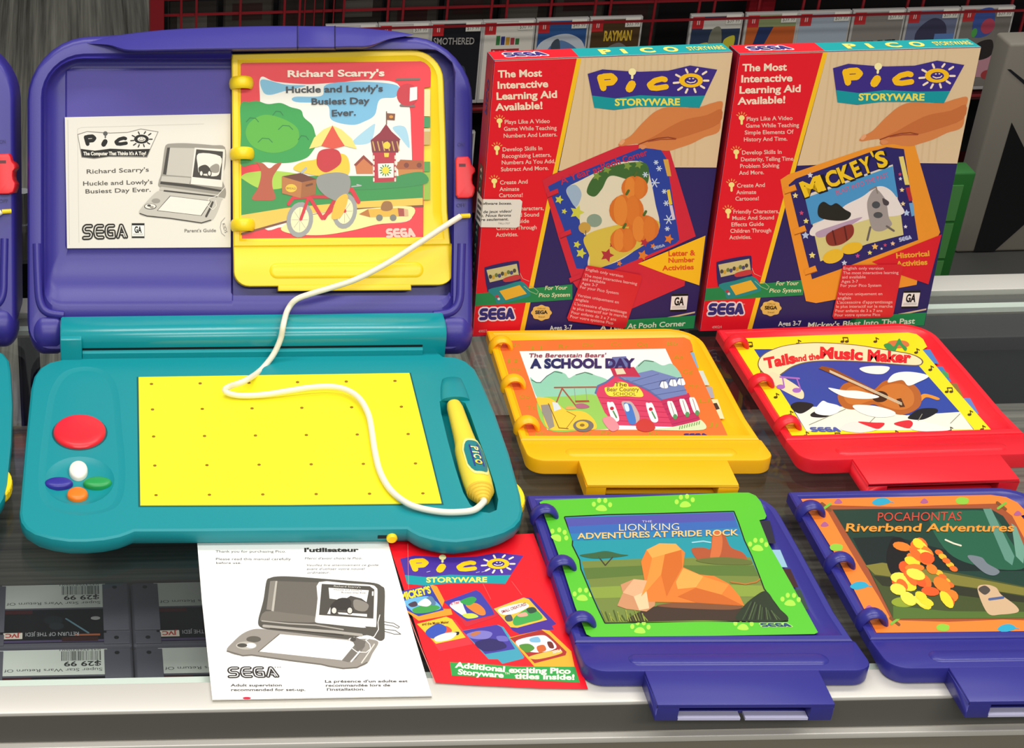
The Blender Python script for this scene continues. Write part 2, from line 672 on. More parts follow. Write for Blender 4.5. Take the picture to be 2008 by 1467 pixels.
# ---------------------------------------------------------------- cartridges lying on the deck under the glass
def under_cart(x, y, label):
    t = thing('game_cartridge', label, 'game cartridge', (x + .068, y + .044, -.12), 0, 'grey cartridges under the glass')
    z0, z1 = -.1194, -.1004
    m = MB()
    m.loft([[(px, py, z0) for px, py in rrect(x, x + .136, y, y + .0875, .003)], [(px, py, z1 - .002) for px, py in rrect(x, x + .136, y, y + .0875, .003)],
            [(px, py, z1) for px, py in rrect(x + .0015, x + .1345, y + .0015, y + .086, .003)]])
    m.obj('shell', SNESG, t, smooth=True)
    for sx in (x + .002, x + .1115):
        for ya, yb, h in ((.02, .084, .0015), (.002, .0165, .0012)):
            MB().box(sx, sx + .0225, y + ya, y + yb, z1, z1 + h).obj('grip_ridge', SNESG, t, bevel=.0005)
        for yy, zz in ((.0095, .0012), (.079, .0015)):
            m = MB()
            m.loft([[(sx + .011 + .0022 * cos(a), y + yy + .0022 * sin(a), z1 + zz + d) for a in [k * pi / 6 for k in range(12)]] for d in (-.0006, .0002)])
            m.obj('screw', BLACK, t)
    # label and sticker are read from the far side of the counter: everything is turned by half a circle
    lw = .093

    def mp(u, v, l):       # u, v in 0..1 as read from behind the counter
        return Vector((x + .021 + lw * (1 - u), y + .0025 + .083 * v, z1 + .0002 + .00008 * l))
    A = Art(mp)
    A.rect(0, .03, 1, .58, '#0c0a0d', 1)
    A.rect(.02, .04, .98, .075, '#54486c', 2)
    A.rect(.7, .51, .98, .57, '#4a1013', 2)
    A.rect(.08, .05, .42, .12, '#3a1a12', 2)
    A.rect(.06, .135, .3, .165, '#a85a34', 3)
    A.text('RETURN OF THE JEDI', (.26, .2), (.76, .2), .06, '#b9b7bd', 3, .0)
    A.rect(.79, .1, .97, .2, '#e8ddd0', 3)
    A.text('JVC', (.81, .185), (.95, .185), .06, '#c04038', 4, .04)
    A.line([(.17, .18), (.38, .42)], .02, '#5d7f8c', 3)
    A.ell(.1, .42, .045, .03, '#9a9a98', 3)
    A.ell(.47, .3, .07, .06, '#23282c', 2)
    A.ell(.5, .4, .09, .07, '#1a2024', 2)
    A.obj('label', 'print_gloss', t)
    A = Art(lambda u, v, l: mp(u, v, l) + Vector((0, 0, .0003)))
    A.rect(0, .6, 1, 1, '#d3d6cf', 1)
    for k in range(26):
        xx = .06 + k * .0142
        A.rect(xx, .82, xx + random.choice((.004, .006, .009)), .97, '#3c3f3c', 2)
    A.text('045496830601', (.06, .998), (.44, .998), .022, '#3c3f3c', 2)
    A.text('$29 99', (.06, .805), (.4, .805), .07, '#2a2c2a', 2, .02)
    A.text('Super Star Wars Return Of', (.05, .7), (.95, .7), .045, '#4b4e4b', 2)
    A.obj('price_sticker', 'print_paper', t)


under_cart(-.1019, 1.221, 'grey game cartridge with black label under the glass, far row at left')
under_cart(.0349, 1.2205, 'grey game cartridge in the far row under the glass, half under the white manual')
under_cart(-.1019, 1.131, 'grey game cartridge by the front rail at left, bright price sticker showing')
under_cart(.0349, 1.1305, 'grey game cartridge nearest the front rail beside the manual, pale sticker partly hidden')

# ---------------------------------------------------------------- behind the counter
t = thing('chrome_post', 'thin chrome and black post behind the counter, seen between the two purple lids', 'post', (-.067, 1.84, -.95))
MB().tube([(-.067, 1.84, -.95), (-.067, 1.84, -.05)], .013, 12).obj('sleeve', BLACK, t, label='black lower sleeve')
MB().tube([(-.067, 1.84, -.05), (-.066, 1.84, .035)], .0075, 12).obj('tube', plastic('chrome', '#d8dad8', .15, .5, metal=.9), t, smooth=True, label='chrome tube')
MB().tube([(-.067, 1.84, -.012), (-.067, 1.84, -.004)], .0095, 12).obj('collar', plastic('chrome', '#d8dad8', .15, .5, metal=.9), t)

p = UY(1830, 655, 1.9)
t = thing('low_cabinet', 'low black cabinet behind the counter carrying the green tower and grey box', 'cabinet', (1.3, 2.1, -.95))
CZ = p.z
MB().box(.86, 1.75, 1.9, 2.3, -.95, CZ - .02).obj('body', BLACK, t, bevel=.002)
MB().box(.85, 1.76, 1.89, 2.31, CZ - .02, CZ).obj('worktop', plastic('dark_grey_top', '#3a3a38', .5, .4), t, bevel=.002)

t = thing('display_box', 'tall grey box with a slanting black band, standing right behind the counter', 'box', (1.29, 2.12, CZ))
MB().box(1.122, 1.6, 2.1, 2.14, CZ + .0004, .07).obj('carton', plastic('grey_card', '#7a746a', .6, .3), t, bevel=.004)
def on_front(x, y, l):
    q = UY(x, y, 2.0995 - .0002 * l)
    return Vector((min(q.x, 1.598), q.y, min(max(q.z, CZ + .002), .068)))


A = Art(on_front)
A.poly([(1984, 240), (2060, 395), (1935, 545), (1895, 545)], '#121213', 1)
A.poly([(1975, 136), (1982, 136), (2052, 192), (2052, 204)], '#16161c', 1)
A.obj('black_band', 'print_card', t, label='black band')

t = thing('case_tower', 'green plastic tower with three paler panels beside the grey box behind the counter', 'display', (1.0, 1.965, CZ))
GRN = plastic('green_plastic', '#27682a', .35, .5)
GRN2 = plastic('green_panel', '#4f8a4a', .3, .5)
pt = UY(1916, 338, 1.95)
gx, gz = pt.x, pt.z
MB().box(gx - .1, gx, 1.95, 1.98, CZ + .0004, gz).obj('tower', GRN, t, bevel=.003)
for k in range(5):
    MB().box(gx - .09, gx - .012, 1.9485, 1.9502, max(CZ + .004, gz - .012 - .05 * (k + 1)), gz - .016 - .05 * k).obj('panel', GRN2, t)

# ---------------------------------------------------------------- red wire rack of game cases
RY = 3.44
zt = UY(1050, 42, RY).z
rack = thing('wire_rack', 'red wire rack holding rows of game cases across the back', 'rack', (1.3, 3.6, -.95))
xl = UY(307, 40, RY).x
m = MB()
m.box(xl - .014, xl + .014, RY - .02, RY + .02, -.95, .3)
m.obj('post', WIRE, rack, bevel=.002)
for px in (1485, 1510):
    p = UY(px, 20, RY + .06)
    MB().box(p.x - .013, p.x + .013, RY + .07, RY + .09, -.95, .3).obj('post', WIRE, rack, bevel=.002)
MB().box(2.75, 2.78, RY - .02, RY + .02, -.95, .3).obj('post', WIRE, rack, bevel=.002)
for z in (zt + .004, zt - .172):
    m = MB().box(xl, 2.78, RY - .026, RY - .022, z - .002, z + .002)
    m.obj('front_wire', WIRE, rack)
for z, d in ((zt - .176, .2), (zt - .40, .2), (.05, .3), (zt + .0, .0)):  # topmost shelf is out of view, added to shade the upper cases
    if d:
        MB().box(xl, 2.78, RY - .02, RY + d, z - .006, z).obj('shelf', plastic('dark_red_shelf', '#4a1014', .5, .4), rack)
# grid panel in front of the upper row
m = MB()
for z in (zt + .022, zt + .055, zt + .1):
    m.box(xl, 2.78, RY + .03, RY + .034, z - .0022, z + .0022)
x = xl + .05
k = 0
while x < 2.75:
    m.box(x - .0022, x + .0022, RY + .028, RY + .032, zt - .175, zt + .3)
    x += .087 if k % 3 else .03
    k += 1
x = UY(600, 20, RY).x
for k in range(5):
    m.box(x + k * .019, x + k * .019 + .002, RY + .026, RY + .03, zt - .02, zt + .2)
m.obj('wire_grid', WIRE, rack)
MB().box(xl, 2.78, RY + .22, RY + .24, -.95, .3).obj('back_panel', plastic('dark_back', '#141212', .7, .2), rack)
MB().box(UY(232, 66, RY).x, UY(296, 66, RY).x, RY - .03, RY - .026, zt - .02, zt - .012).obj('ticket_strip', plastic('pale_strip', '#a9a49b', .5, .3), rack)


def game_case(px0, px1, label, paint, tier=None, edge=CASE, badge=True, price='$39 99'):
    z1 = zt if tier is None else tier[1]
    y = RY if tier is None else tier[0]
    a, b = UY(px0, 40, y), UY(px1, 40, y)
    x0, x1, hgt = a.x + .001, a.x + .104, .17
    lean = .06
    t = thing('game_case', label, 'game case', ((x0 + x1) / 2, y + .008, z1 - hgt), 0, 'upright game cases on the red rack')

    def M(v):
        return Vector((v.x, y + (v.z) * sin(lean) + v.y, z1 - hgt + v.z))
    m = MB()
    m.box(x0, x1, 0, .011, 0, hgt, M)
    m.obj('shell', edge, t, bevel=.0015)
    A = Art(lambda u, v, l: M(Vector((x0 + .004 + (x1 - x0 - .008) * u, -.0004 - .00015 * l, hgt - .004 - (hgt - .012) * v))))
    paint(A)
    if badge:
        A.rect(.0, .0, .23, .15, '#c42c30', 5)
        A.rect(.09, .04, .11, .1, '#e8c8c0', 6)
        A.rect(.13, .04, .15, .1, '#e8c8c0', 6)
    A.obj('cover', 'print_gloss', t)
    if price:
        A = Art(lambda u, v, l: M(Vector((x0 + .004 + (x1 - x0 - .008) * u, -.0016 - .00015 * l, hgt - .004 - (hgt - .012) * v))))
        A.rect(.68, -.02, .99, .1, '#e6e2d6', 1)
        A.text(price, (.71, .08), (.96, .08), .05, '#8a867e', 2)
        A.obj('price_sticker', 'print_paper', t)
    return t


def p_white(A):
    A.rect(0, 0, 1, 1, '#c9c3b8', 1)
    A.rect(.2, .3, .8, .6, '#8f96a0', 2)


def p_moth(A):
    A.rect(0, 0, 1, 1, '#1e1d22', 1)
    A.text('SMOTHERED', (.03, .26), (.88, .27), .085, '#b9b4ae', 2, .01)
    A.curve([(.4, .6), (.7, .55), (.75, .75), (.5, .8)], '#3a4250', 2)


def p_brain(A):
    A.rect(0, 0, 1, 1, '#ded8cc', 1)
    for k, (c, s) in enumerate(zip(('#3f7d45', '#3b3f85', '#d0982f', '#b4404a', '#3f7d45'), 'PUZZL')):
        A.rect(.25 + k * .1, .17 + .01 * k, .33 + k * .1, .29, c, 2)
    A.rect(.16, .34, .74, .45, '#b5353c', 2)
    A.text('Brain Fitness', (.2, .42), (.7, .42), .06, '#ecd9cf', 3, .01)
    A.ell(.82, .6, .06, .05, '#d98a5a', 2)


def p_blue(A):
    A.rect(0, 0, 1, 1, '#33578f', 1)
    A.curve([(0, .35), (.3, .2), (.7, .18), (1, .35), (1, .8), (0, .8)], '#c6ccd4', 2)
    A.curve([(.2, .4), (.5, .25), (.95, .45), (.95, .8), (.15, .7)], '#5d7fae', 3)
    A.curve([(.3, .3), (.45, .24), (.5, .5), (.33, .52)], '#46505c', 4)


def p_ray(A):
    A.rect(0, 0, 1, 1, '#4f3a24', 1)
    A.curve([(.1, .6), (.4, .45), (.9, .5), (1, .8), (.1, .9)], '#c29a32', 2)
    A.curve([(.35, .38), (.6, .3), (.8, .4), (.6, .48)], '#77706a', 3)
    A.text('RAYMAN', (.27, .27), (.84, .27), .12, '#d9b33c', 4, .04)


def p_a(A):
    A.rect(0, 0, 1, 1, '#2f3c56', 1)
    A.rect(.22, .04, 1, .16, '#cfcac0', 2)
    A.curve([(.4, .2), (.6, .15), (.65, .5), (.4, .55)], '#7b7a68', 3)
    A.curve([(.0, .4), (.35, .33), (.35, .42), (.02, .52)], '#c9b63a', 3)
    A.ell(.72, .52, .1, .1, '#b5413a', 4)
    A.curve([(.7, .3), (.9, .25), (.9, .4), (.72, .42)], '#c9bd3a', 3)
    A.curve([(.3, .7), (.5, .6), (.7, .65), (.6, .8)], '#a9b0ae', 3)


def p_b(A):
    A.rect(0, 0, 1, 1, '#8f9a6a', 1)
    A.poly([(0, .15), (1, .15), (1, .6), (0, .62)], '#c8622e', 2)
    A.poly([(.2, .7), (.55, .15), (.25, .15), (.1, .6)], '#2b3a66', 3)
    A.poly([(.0, .45), (.2, .42), (.3, .8), (0, .8)], '#a7a4a0', 3)


def p_c(A):
    A.rect(0, 0, 1, .5, '#a7b3c0', 1)
    A.rect(0, .5, 1, 1, '#9c8f6a', 1)
    A.ell(.6, .55, .25, .12, '#c9b7a4', 2)
    A.ell(.3, .6, .1, .1, '#c0604a', 2)


def p_d(A):
    A.rect(0, 0, 1, 1, '#8a837c', 1)
    A.text('SNIPER ELITE', (.02, .5), (.92, .48), .12, '#2a2626', 2, .03)
    A.rect(.0, .56, .16, .68, '#1f1b1b', 2)
    A.rect(.75, .56, .9, .68, '#1f1b1b', 2)
    A.rect(.2, .56, .7, .68, '#b8b0a8', 2)


def p_e(A):
    A.rect(0, 0, 1, 1, '#6c7490', 1)
    A.curve([(.2, .3), (.5, .1), (.8, .2), (.8, .5), (.4, .6)], '#3c3a55', 2)
    A.rect(.6, .3, 1, .7, '#5d7fb8', 2)
    A.curve([(.0, .6), (.3, .45), (.5, .7), (.2, .8)], '#b0a4a8', 3)


def p_f(A):
    A.rect(0, 0, 1, 1, '#7a746c', 1)
    A.curve([(.25, .05), (.6, .0), (.65, .3), (.3, .35)], '#3f57a0', 2)
    A.ell(.55, .22, .14, .1, '#b5455a', 3)
    A.ell(.3, .3, .06, .06, '#4fa04a', 3)
    A.curve([(.4, .45), (.7, .4), (.75, .6), (.45, .65)], '#2b2626', 3)
    A.curve([(.4, .6), (.75, .58), (.85, .85), (.4, .85)], '#c08a94', 3)
    A.ell(.4, .85, .12, .06, '#8fae3a', 4)
    A.ell(.75, .85, .12, .06, '#a33a3a', 4)


ROW = [(640, p_white, 'white game case half hidden behind the purple carry handle', '$29 99'),
       (744, p_white, 'pale grey game case just left of the black one, mostly behind the purple lid', '$39 99'),
       (847, p_moth, 'black game case with pale lettering on the rack, beside the purple lid corner', '$19 99'),
       (950, p_brain, 'white game case with coloured blocks and a red strip on the rack', '$30 99'),
       (1055, p_blue, 'blue and white snowy game case on the rack', '$49 99'),
       (1160, p_ray, 'brown and gold game case on the rack, above the left red box', '$35 99'),
       (1357, p_a, 'navy game case with yellow and red shapes, above the gap between the red boxes', '$39 99'),
       (1465, p_b, 'orange game case with a navy diagonal on the rack', '$39 99'),
       (1568, p_c, 'pale sky and sand coloured game case on the rack', '$39 99'),
       (1674, p_d, 'grey game case with black block lettering on the rack', '$39 99'),
       (1780, p_e, 'blue-violet game case on the rack, right of the grey one', '$39 99'),
       (1886, p_f, 'colourful party game case beside the grey box at far right of the rack', '$39 99')]
for px, pf, lab, pr in ROW:
    game_case(px, px + 103, lab, pf, price=pr)


def p_low(A):
    A.rect(0, 0, 1, 1, '#6f6a66', 1)
    A.rect(.25, .2, .9, .8, '#9a9690', 2)


def p_black(A):
    A.rect(0, 0, 1, 1, '#141614', 1)
    A.curve([(.3, .5), (.6, .3), (.8, .6), (.5, .8)], '#5a625c', 2)


game_case(853, 950, 'grey game case on the lower tier, seen between purple lid and red box', p_low, tier=(RY - .02, zt - .228), price=None)
game_case(1814, 1912, 'black game case with green plastic edge on the lower tier', p_black, tier=(RY - .02, zt - .202), edge=GRN, badge=False, price=None)


def dark_case(px, wid, tone, up, label):
    p = UY(px, 20, RY + .07)
    t = thing('dark_case', label, 'game case', (p.x + wid / 2, RY + .08, zt), 0, 'shaded game cases behind the wire grid')
    m = MB().box(p.x, p.x + wid, RY + .07, RY + .084, zt - .1755, zt - .02 + up)
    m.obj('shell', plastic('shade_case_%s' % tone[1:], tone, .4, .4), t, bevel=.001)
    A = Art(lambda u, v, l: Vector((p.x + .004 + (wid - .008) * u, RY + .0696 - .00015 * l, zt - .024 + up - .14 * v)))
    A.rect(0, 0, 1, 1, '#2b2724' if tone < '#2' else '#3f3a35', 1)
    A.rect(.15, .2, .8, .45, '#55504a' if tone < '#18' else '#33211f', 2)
    A.obj('cover', 'print_gloss', t)


for k, px in enumerate(range(330, 1300, 108)):
    tone = ('#131112', '#2a2622', '#1a1717')[k % 3]  # the rack's shade is put into these dark tones
    dark_case(px, .1, tone, .06 + .02 * (k % 2), '%s shade-toned game case behind wire grid, above the %s' % (
        ('dark', 'brownish', 'black')[k % 3], ('left end of the purple handle', 'left part of the purple handle', 'left middle of the purple handle', 'handle clasp', 'right part of the purple handle',
         'right end of the purple handle', 'black case', 'white block case', 'brown and gold case')[min(k, 8)]))


# ================================================================ the toy computer
TH = -.026
dx_ = Vector((cos(TH), sin(TH), 0))
hy = Vector((-sin(TH), cos(TH), 0))
LEAN = .567
ln = -hy * cos(LEAN) + Vector((0, 0, 1)) * sin(LEAN)      # out of the lid, towards whoever sits at the toy
lb = hy * sin(LEAN) + Vector((0, 0, 1)) * cos(LEAN)       # up the lid
LP0 = CAMP + _f * 1.775


def LP(px, py, c=0.):
    return UP(px, py, LP0 + ln * c, ln)


def lring(pts, c):
    return [LP(x, y, c) for x, y in pts]


toy = thing('toy_laptop', 'purple and teal toy laptop standing open in the middle, with yellow drawing pad', 'toy laptop', (.151, 1.36, 0), TH, 'purple and teal toy laptops')
ZB = .0205
out_px = [(118, 704), (96, 709), (78, 720), (66, 737), (60, 760), (49, 870), (39, 985), (37, 1005), (40, 1022), (50, 1036), (68, 1047), (100, 1056), (135, 1061), (170, 1061),
          (205, 1058), (235, 1052), (252, 1046), (264, 1041), (400, 1040.5), (600, 1038.5), (798, 1036.5), (806, 1042), (822, 1050), (845, 1056.5), (868, 1060.5), (895, 1062), (930, 1058), (965, 1051),
          (990, 1043), (1010, 1032), (1022, 1018), (1026, 1000), (1022, 970), (1000, 890), (972, 810), (944, 745), (932, 722), (915, 707), (895, 699), (870, 697)]
outl = [tuple(U(x, y, ZB)[:2]) for x, y in out_px]
outl = outl + [(outl[-1][0] - .012, outl[-1][1] + .03), (outl[0][0] + .012, outl[0][1] + .03)]
top_in = inset(outl, .0028)
mid_in = inset(outl, .0008)
bot_in = inset(outl, .006)
m = MB()
# openings in the top: pen trough, button dish
ell = lambda cx, cy, rx, ry, n=28: [(cx + rx * cos(2 * pi * k / n), cy + ry * sin(2 * pi * k / n)) for k in range(n)]
trough_px = [(862, 787), (890, 781), (912, 790), (922, 812), (938, 858), (955, 905), (970, 950), (977, 980), (974, 1000), (960, 1006), (940, 1003), (922, 990), (908, 965), (892, 915), (877, 860), (865, 810)]
trough = [tuple(U(x, y, ZB)[:2]) for x, y in trough_px]
cen = U(153, 850, ZB)
dish = [(p[0], p[1]) for p in ell(-.0085, 1.3005, .0305, .0365)]
zf = -ZB
m.loft([[(x, y, .003) for x, y in bot_in], [(x, y, .009) for x, y in mid_in], [(x, y, .016) for x, y in outl], [(x, y, .0192) for x, y in mid_in], [(x, y, ZB) for x, y in top_in]], True, False)
rest = [tuple(q[:2]) for q in spline([(*tuple(U(x, y, ZB)[:2]), 0) for x, y in ((110, 745), (130, 727), (165, 719), (200, 725), (222, 743), (233, 775), (239, 840), (245, 900), (245, 950), (236, 985), (210, 1003), (160, 1010), (110, 1003), (83, 982), (75, 945), (80, 880), (88, 820), (96, 775))], 3, True)]
rest = rest[::-1]
rest_in = inset(rest, .006)
m.holed([(x, y, ZB) for x, y in top_in], [[(x, y, ZB) for x, y in trough], [(x, y, ZB) for x, y in rest]])
m.loft([[(x, y, ZB) for x, y in rest], [(x, y, ZB - .0008) for x, y in inset(rest, .003)], [(x, y, ZB - .0012) for x, y in rest_in]], False, False)
m.holed([(x, y, ZB - .0012) for x, y in rest_in], [[(x, y, ZB - .0012) for x, y in dish]])
tr_c = Vector((sum(p[0] for p in trough) / len(trough), sum(p[1] for p in trough) / len(trough)))
tin = inset(trough, .001 if True else 0)
m.loft([[(x, y, ZB) for x, y in trough], [(tr_c.x + (x - tr_c.x) * .96, tr_c.y + (y - tr_c.y) * .985, .006) for x, y in trough]], False, True)
m.loft([[(x, y, ZB - .0012) for x, y in dish], [(-.0085 + (x + .0085) * .9, 1.3005 + (y - 1.3005) * .9, ZB - .003) for x, y in dish],
        [(-.0085 + (x + .0085) * .7, 1.3005 + (y - 1.3005) * .7, ZB - .0042) for x, y in dish]], False, True)
m.obj('base', TEAL, toy, smooth=True, label='teal base with pen trough')
for px, py in ((80, 760), (120, 1020), (920, 1020), (890, 740)):
    p = U(px, py, .02)
    MB().tube([(p.x, p.y, .0005), (p.x, p.y, .0045)], .006, 10).obj('foot', BLACK, toy)
# drawing pad
pad = [tuple(U(x, y, ZB + .0012)[:2]) for x, y in ((271.5, 739), (535, 735), (803, 731), (835, 860), (866, 986), (570, 989), (275, 990))]
A = Art(lambda x, y, l: U(x, y, ZB + .0014))
m = MB()
m.loft([[(x, y, ZB + .0001) for x, y in pad[::-1]], [(x, y, ZB + .0009) for x, y in pad[::-1]], [(x, y, ZB + .0013) for x, y in inset(pad[::-1], .0005)]], True, True)
A.v, A.f, A.c = m.v, m.f, [srgb('#fdf327')] * len(m.f)
TL_, TR_, BR_, BL_ = (297, 753), (774.5, 747), (829.3, 967.8), (306, 971)
rows_y = [753, 803, 856, 913, 971]
for r_ in range(5):
    ty = (rows_y[r_] - 753) / (971 - 753)
    for c_ in range(6):
        tx = c_ / 5
        x = (TL_[0] * (1 - tx) + TR_[0] * tx) * (1 - ty) + (BL_[0] * (1 - tx) + BR_[0] * tx) * ty
        y = rows_y[r_] + (-6 + 2.5 * ty) * tx
        A.ell(x, y, 3.6, 2.3, '#96690c', 0, n=10)
A.obj('drawing_pad', 'print_card', toy, label='bright yellow drawing pad with brown dots')
# pad surround groove
m = MB()
po, pi_ = inset(pad[::-1], -.0016), inset(pad[::-1], -.0002)
m.loft([[(x, y, ZB + .00015) for x, y in po], [(x, y, ZB + .0002) for x, y in pi_]], False, False)
m.obj('pad_groove', plastic('dark_teal', '#06585d', .5, .3), toy, label='dark groove around the pad')


def button(name, cx, cy, rx, ry, z0, h, mat, label, dome=.6):
    m = MB()
    rings = []
    for k, (s, z) in enumerate(((1, 0), (1, .45), (.95, .7), (.85, .85), (.6, .96), (.25, 1))):
        rings.append([(cx + rx * s * cos(a), cy + ry * s * sin(a), z0 + h * z) for a in [2 * pi * i / 32 for i in range(32)]])
    m.loft(rings)
    m.obj(name, mat, toy, smooth=True, label=label)


WHT = plastic('white_plastic', '#f7f3e2', .35, .5)
button('action_button', -.0075, 1.3745, .0236, .0268, ZB - .0022, .0062, plastic('button_red', '#f0222f', .35, .5), 'big red button')
m = MB()
m.loft([[(-.0075 + .0252 * cos(a), 1.3745 + .0285 * sin(a), ZB - .0011) for a in [2 * pi * i / 32 for i in range(32)]], [(-.0075 + .023 * cos(a), 1.3745 + .026 * sin(a), ZB - .0009) for a in [2 * pi * i / 32 for i in range(32)]]], False, False)
m.obj('button_groove', MATS['dark_teal'], toy)
zd = ZB - .0045
button('direction_button', -.0092, 1.3165, .0082, .0132, zd, .006, WHT, 'white button')
button('direction_button', -.0264, 1.2975, .0124, .0077, zd, .0055, plastic('button_blue', '#2f2b95', .35, .5), 'blue button')
button('direction_button', .0072, 1.2968, .0124, .0077, zd, .0055, plastic('button_green', '#1f9c4c', .35, .5), 'green button')
button('direction_button', -.0103, 1.2805, .009, .0095, zd, .0055, plastic('button_orange', '#fb7d15', .35, .5), 'orange button')
# bulging cover at the head of the pen trough
m = MB()
rings = []
for k, (px, py, wd, hh) in enumerate(((884, 741, 10, .0004), (886, 745, 20, .0035), (888, 760, 25, .0048), (891, 775, 28, .005), (893, 786, 29, .0045))):
    c = U(px, py, ZB)
    rr = wd / 3589 * 1.62
    rings.append([c + Vector((rr * cos(a), 0, hh * sin(a))) for a in [pi * i / 10 for i in range(11)]])
m.loft(rings, True, True, close=False)
m.obj('trough_cover', TEAL, toy, smooth=True)
# volume dial on the right edge, slide knob in front
p = U(1019, 975, .014)
m = MB()
n = 48
prof = [(.0, .009), (.0205, .009), (.022, .011), (.022, .0165), (.0205, .018), (.0, .018)]
cxd, cyd = p.x - .0075, p.y
m.loft([[(cxd + .5 * (r if (i % 2 or r < .021) else r - .0007) * cos(2 * pi * i / n), cyd + (r if (i % 2 or r < .021) else r - .0007) * sin(2 * pi * i / n), z) for i in range(n)] for r, z in prof[1:5]])
m.obj('volume_dial', YEL, toy, label='ribbed yellow dial')
p = UY(768, 1054, 1.2195)
MB().loft([[(p.x + .0045 * s * cos(a), p.y + o, p.z + .0045 * s * sin(a)) for a in [2 * pi * i / 16 for i in range(16)]] for s, o in ((1, .004), (1, -.002), (.7, -.0035))]).obj('slide_knob', YEL, toy, smooth=True, label='round yellow slide knob')
MB().box(p.x - .0115, p.x - .002, p.y - .0002, p.y + .002, p.z - .0008, p.z + .0022).obj('slide_slot', BLACK, toy, label='dark slot')

# hinge bar across the back
ya = 1.5065
bl, br = UY(118, 660, ya), UY(872, 655, ya)
prof = [(.000, .004), (.000, .0205), (.000, .026), (-.001, .036), (.001, .0415), (.006, .0455), (.013, .0475), (.03, .047), (.036, .035), (.036, .008)]
m = MB()
m.loft([[bl + dx_ * d + hy * (q[0] * s + (1 - s) * .018) + Vector((0, 0, (q[1] - .026) * s + .026 - bl.z)) for q in prof] for d, s in ((0, .95), (.0015, 1), ((br - bl).length - .0015, 1), ((br - bl).length, .95))])
m.obj('hinge_bar', TEAL_BAR, toy, smooth=True, label='glossy teal hinge bar')
m = MB()
il, ir = bl + dx_ * .021, br - dx_ * .022
L_ = (ir - il).length
for prof2 in ([(-.0042, .0205), (-.0042, .0258), (-.0015, .0275), (.002, .0275), (.002, .0205)],):
    m.loft([[il + dx_ * d + hy * q[0] + Vector((0, 0, q[1] - il.z)) for q in prof2] for d in (0, L_)])
m.obj('hinge_ledge', TEAL_BAR, toy)
m = MB()
m.loft([[il + dx_ * d + hy * q[0] + Vector((0, 0, q[1] - il.z)) for q in [(-.0008, .0276), (-.0008, .0296), (.002, .0296), (.002, .0276)]] for d in (0, L_)])
m.obj('hinge_gap', BLACK, toy)
for a0, a1 in ((bl, bl + dx_ * .0205), (br - dx_ * .0215, br)):
    m = MB()
    ln2 = (a1 - a0).length
    m.loft([[a0 + dx_ * d + hy * q[0] + Vector((0, 0, q[1] - a0.z)) for q in [(-.006, .004), (-.006, .0225), (-.0035, .041), (.002, .0425), (.002, .004)]] for d in (0, ln2)])
    m.obj('hinge_ear', TEAL_BAR, toy, bevel=.001)


# ---- lid: a shell lofted from nested outlines (left, right, bottom, top in photo pixels on the lid's own planes)
def oval(l, r, b, t, rad, bow=0, k=0):
    """outline with a bowed top edge"""
    pts = rrect(l, r, t, b, (rad[0], rad[1], rad[2], rad[3]), 8)     # y down: first two corners are the top ones
    i = len(pts) // 2 + 4 + 5            # along the bottom edge, where the bay of the story book begins
    i = max(j for j in range(len(pts)) if pts[j][1] >= b - .01 and pts[j][0] > 460) + 1
    pts[i:i] = [(457, b), (453, b)]
    i = min(j for j in range(len(pts)) if pts[j][1] <= t + .01 and pts[j][0] > 460)
    pts[i:i] = [(453, t), (457, t)]
    o = []
    for x, y in pts:
        q = (x - l) / (r - l)
        if y < (t + b) / 2:
            y -= bow * 4 * q * (1 - q)
        o.append((x, y))
    return o


R0 = ((105, 105, 40, 40))
rings = [lring(oval(60, 920, 634, 92, (100, 100, 40, 40), 30), -.042),
         lring(oval(55, 925, 645, 88, (108, 108, 46, 46), 30), -.034),
         lring(oval(54, 926, 674, 86, (110, 110, 46, 46), 30), -.012),
         lring(oval(55, 925, 688, 87, (110, 110, 46, 46), 30), -.004),
         lring(oval(58, 922, 684, 91, (106, 106, 44, 44), 29), -.0008),
         lring(oval(63, 917, 660, 97, (100, 100, 40, 40), 26), 0),
         lring(oval(80, 889, 636, 108, (84, 84, 34, 40), 8), .0),
         lring(oval(84, 886, 625, 111, (80, 80, 34, 40), 4), -.0025),
         lring(oval(87, 884, 606, 114, (76, 76, 30, 38), 0), .0005),
         lring(oval(89, 883, 590, 115, (74, 74, 28, 34), 0), -.002),
         lring(oval(91, 882, 574, 116, (72, 72, 26, 30), 0), -.008),
         lring(oval(97, 882, 556, 118, (66, 66, 24, 26), 0), -.0125),
         lring(oval(106, 882, 535, 121, (56, 56, 22, 22), 0), -.0155),
         lring(oval(118, 882, 512, 126, (40, 50, 20, 20), 0), -.0175),
         lring(oval(128, 881, 492, 134, (14, 40, 12, 12), 0), -.0182),
         lring(oval(131, 880, 487, 139, (4, 30, 4, 4), 0), -.0172)]
# the right half is a deeper bay that takes a story book
_LR = oval(60, 920, 634, 92, (100, 100, 40, 40), 30)
def bay(px, py):
    # outline of the bay: 456..889 across, 99..577 down, big round corner at top right
    if py < 180 and px > 790:
        d = Vector((px - 842, py - 146))
        if d.length < 1e-6:
            d = Vector((1, -1))
        if d.x > 0 and d.y < 0:
            d = d.normalized() * 49.5
            return 842 + d.x, 146 + d.y
    if py > 400:
        return (max(px, 455) if px < 800 else 890.5), 579.5
    if py < 180 and px < 842:
        return max(px, 455), 97.5
    return 890.5, py


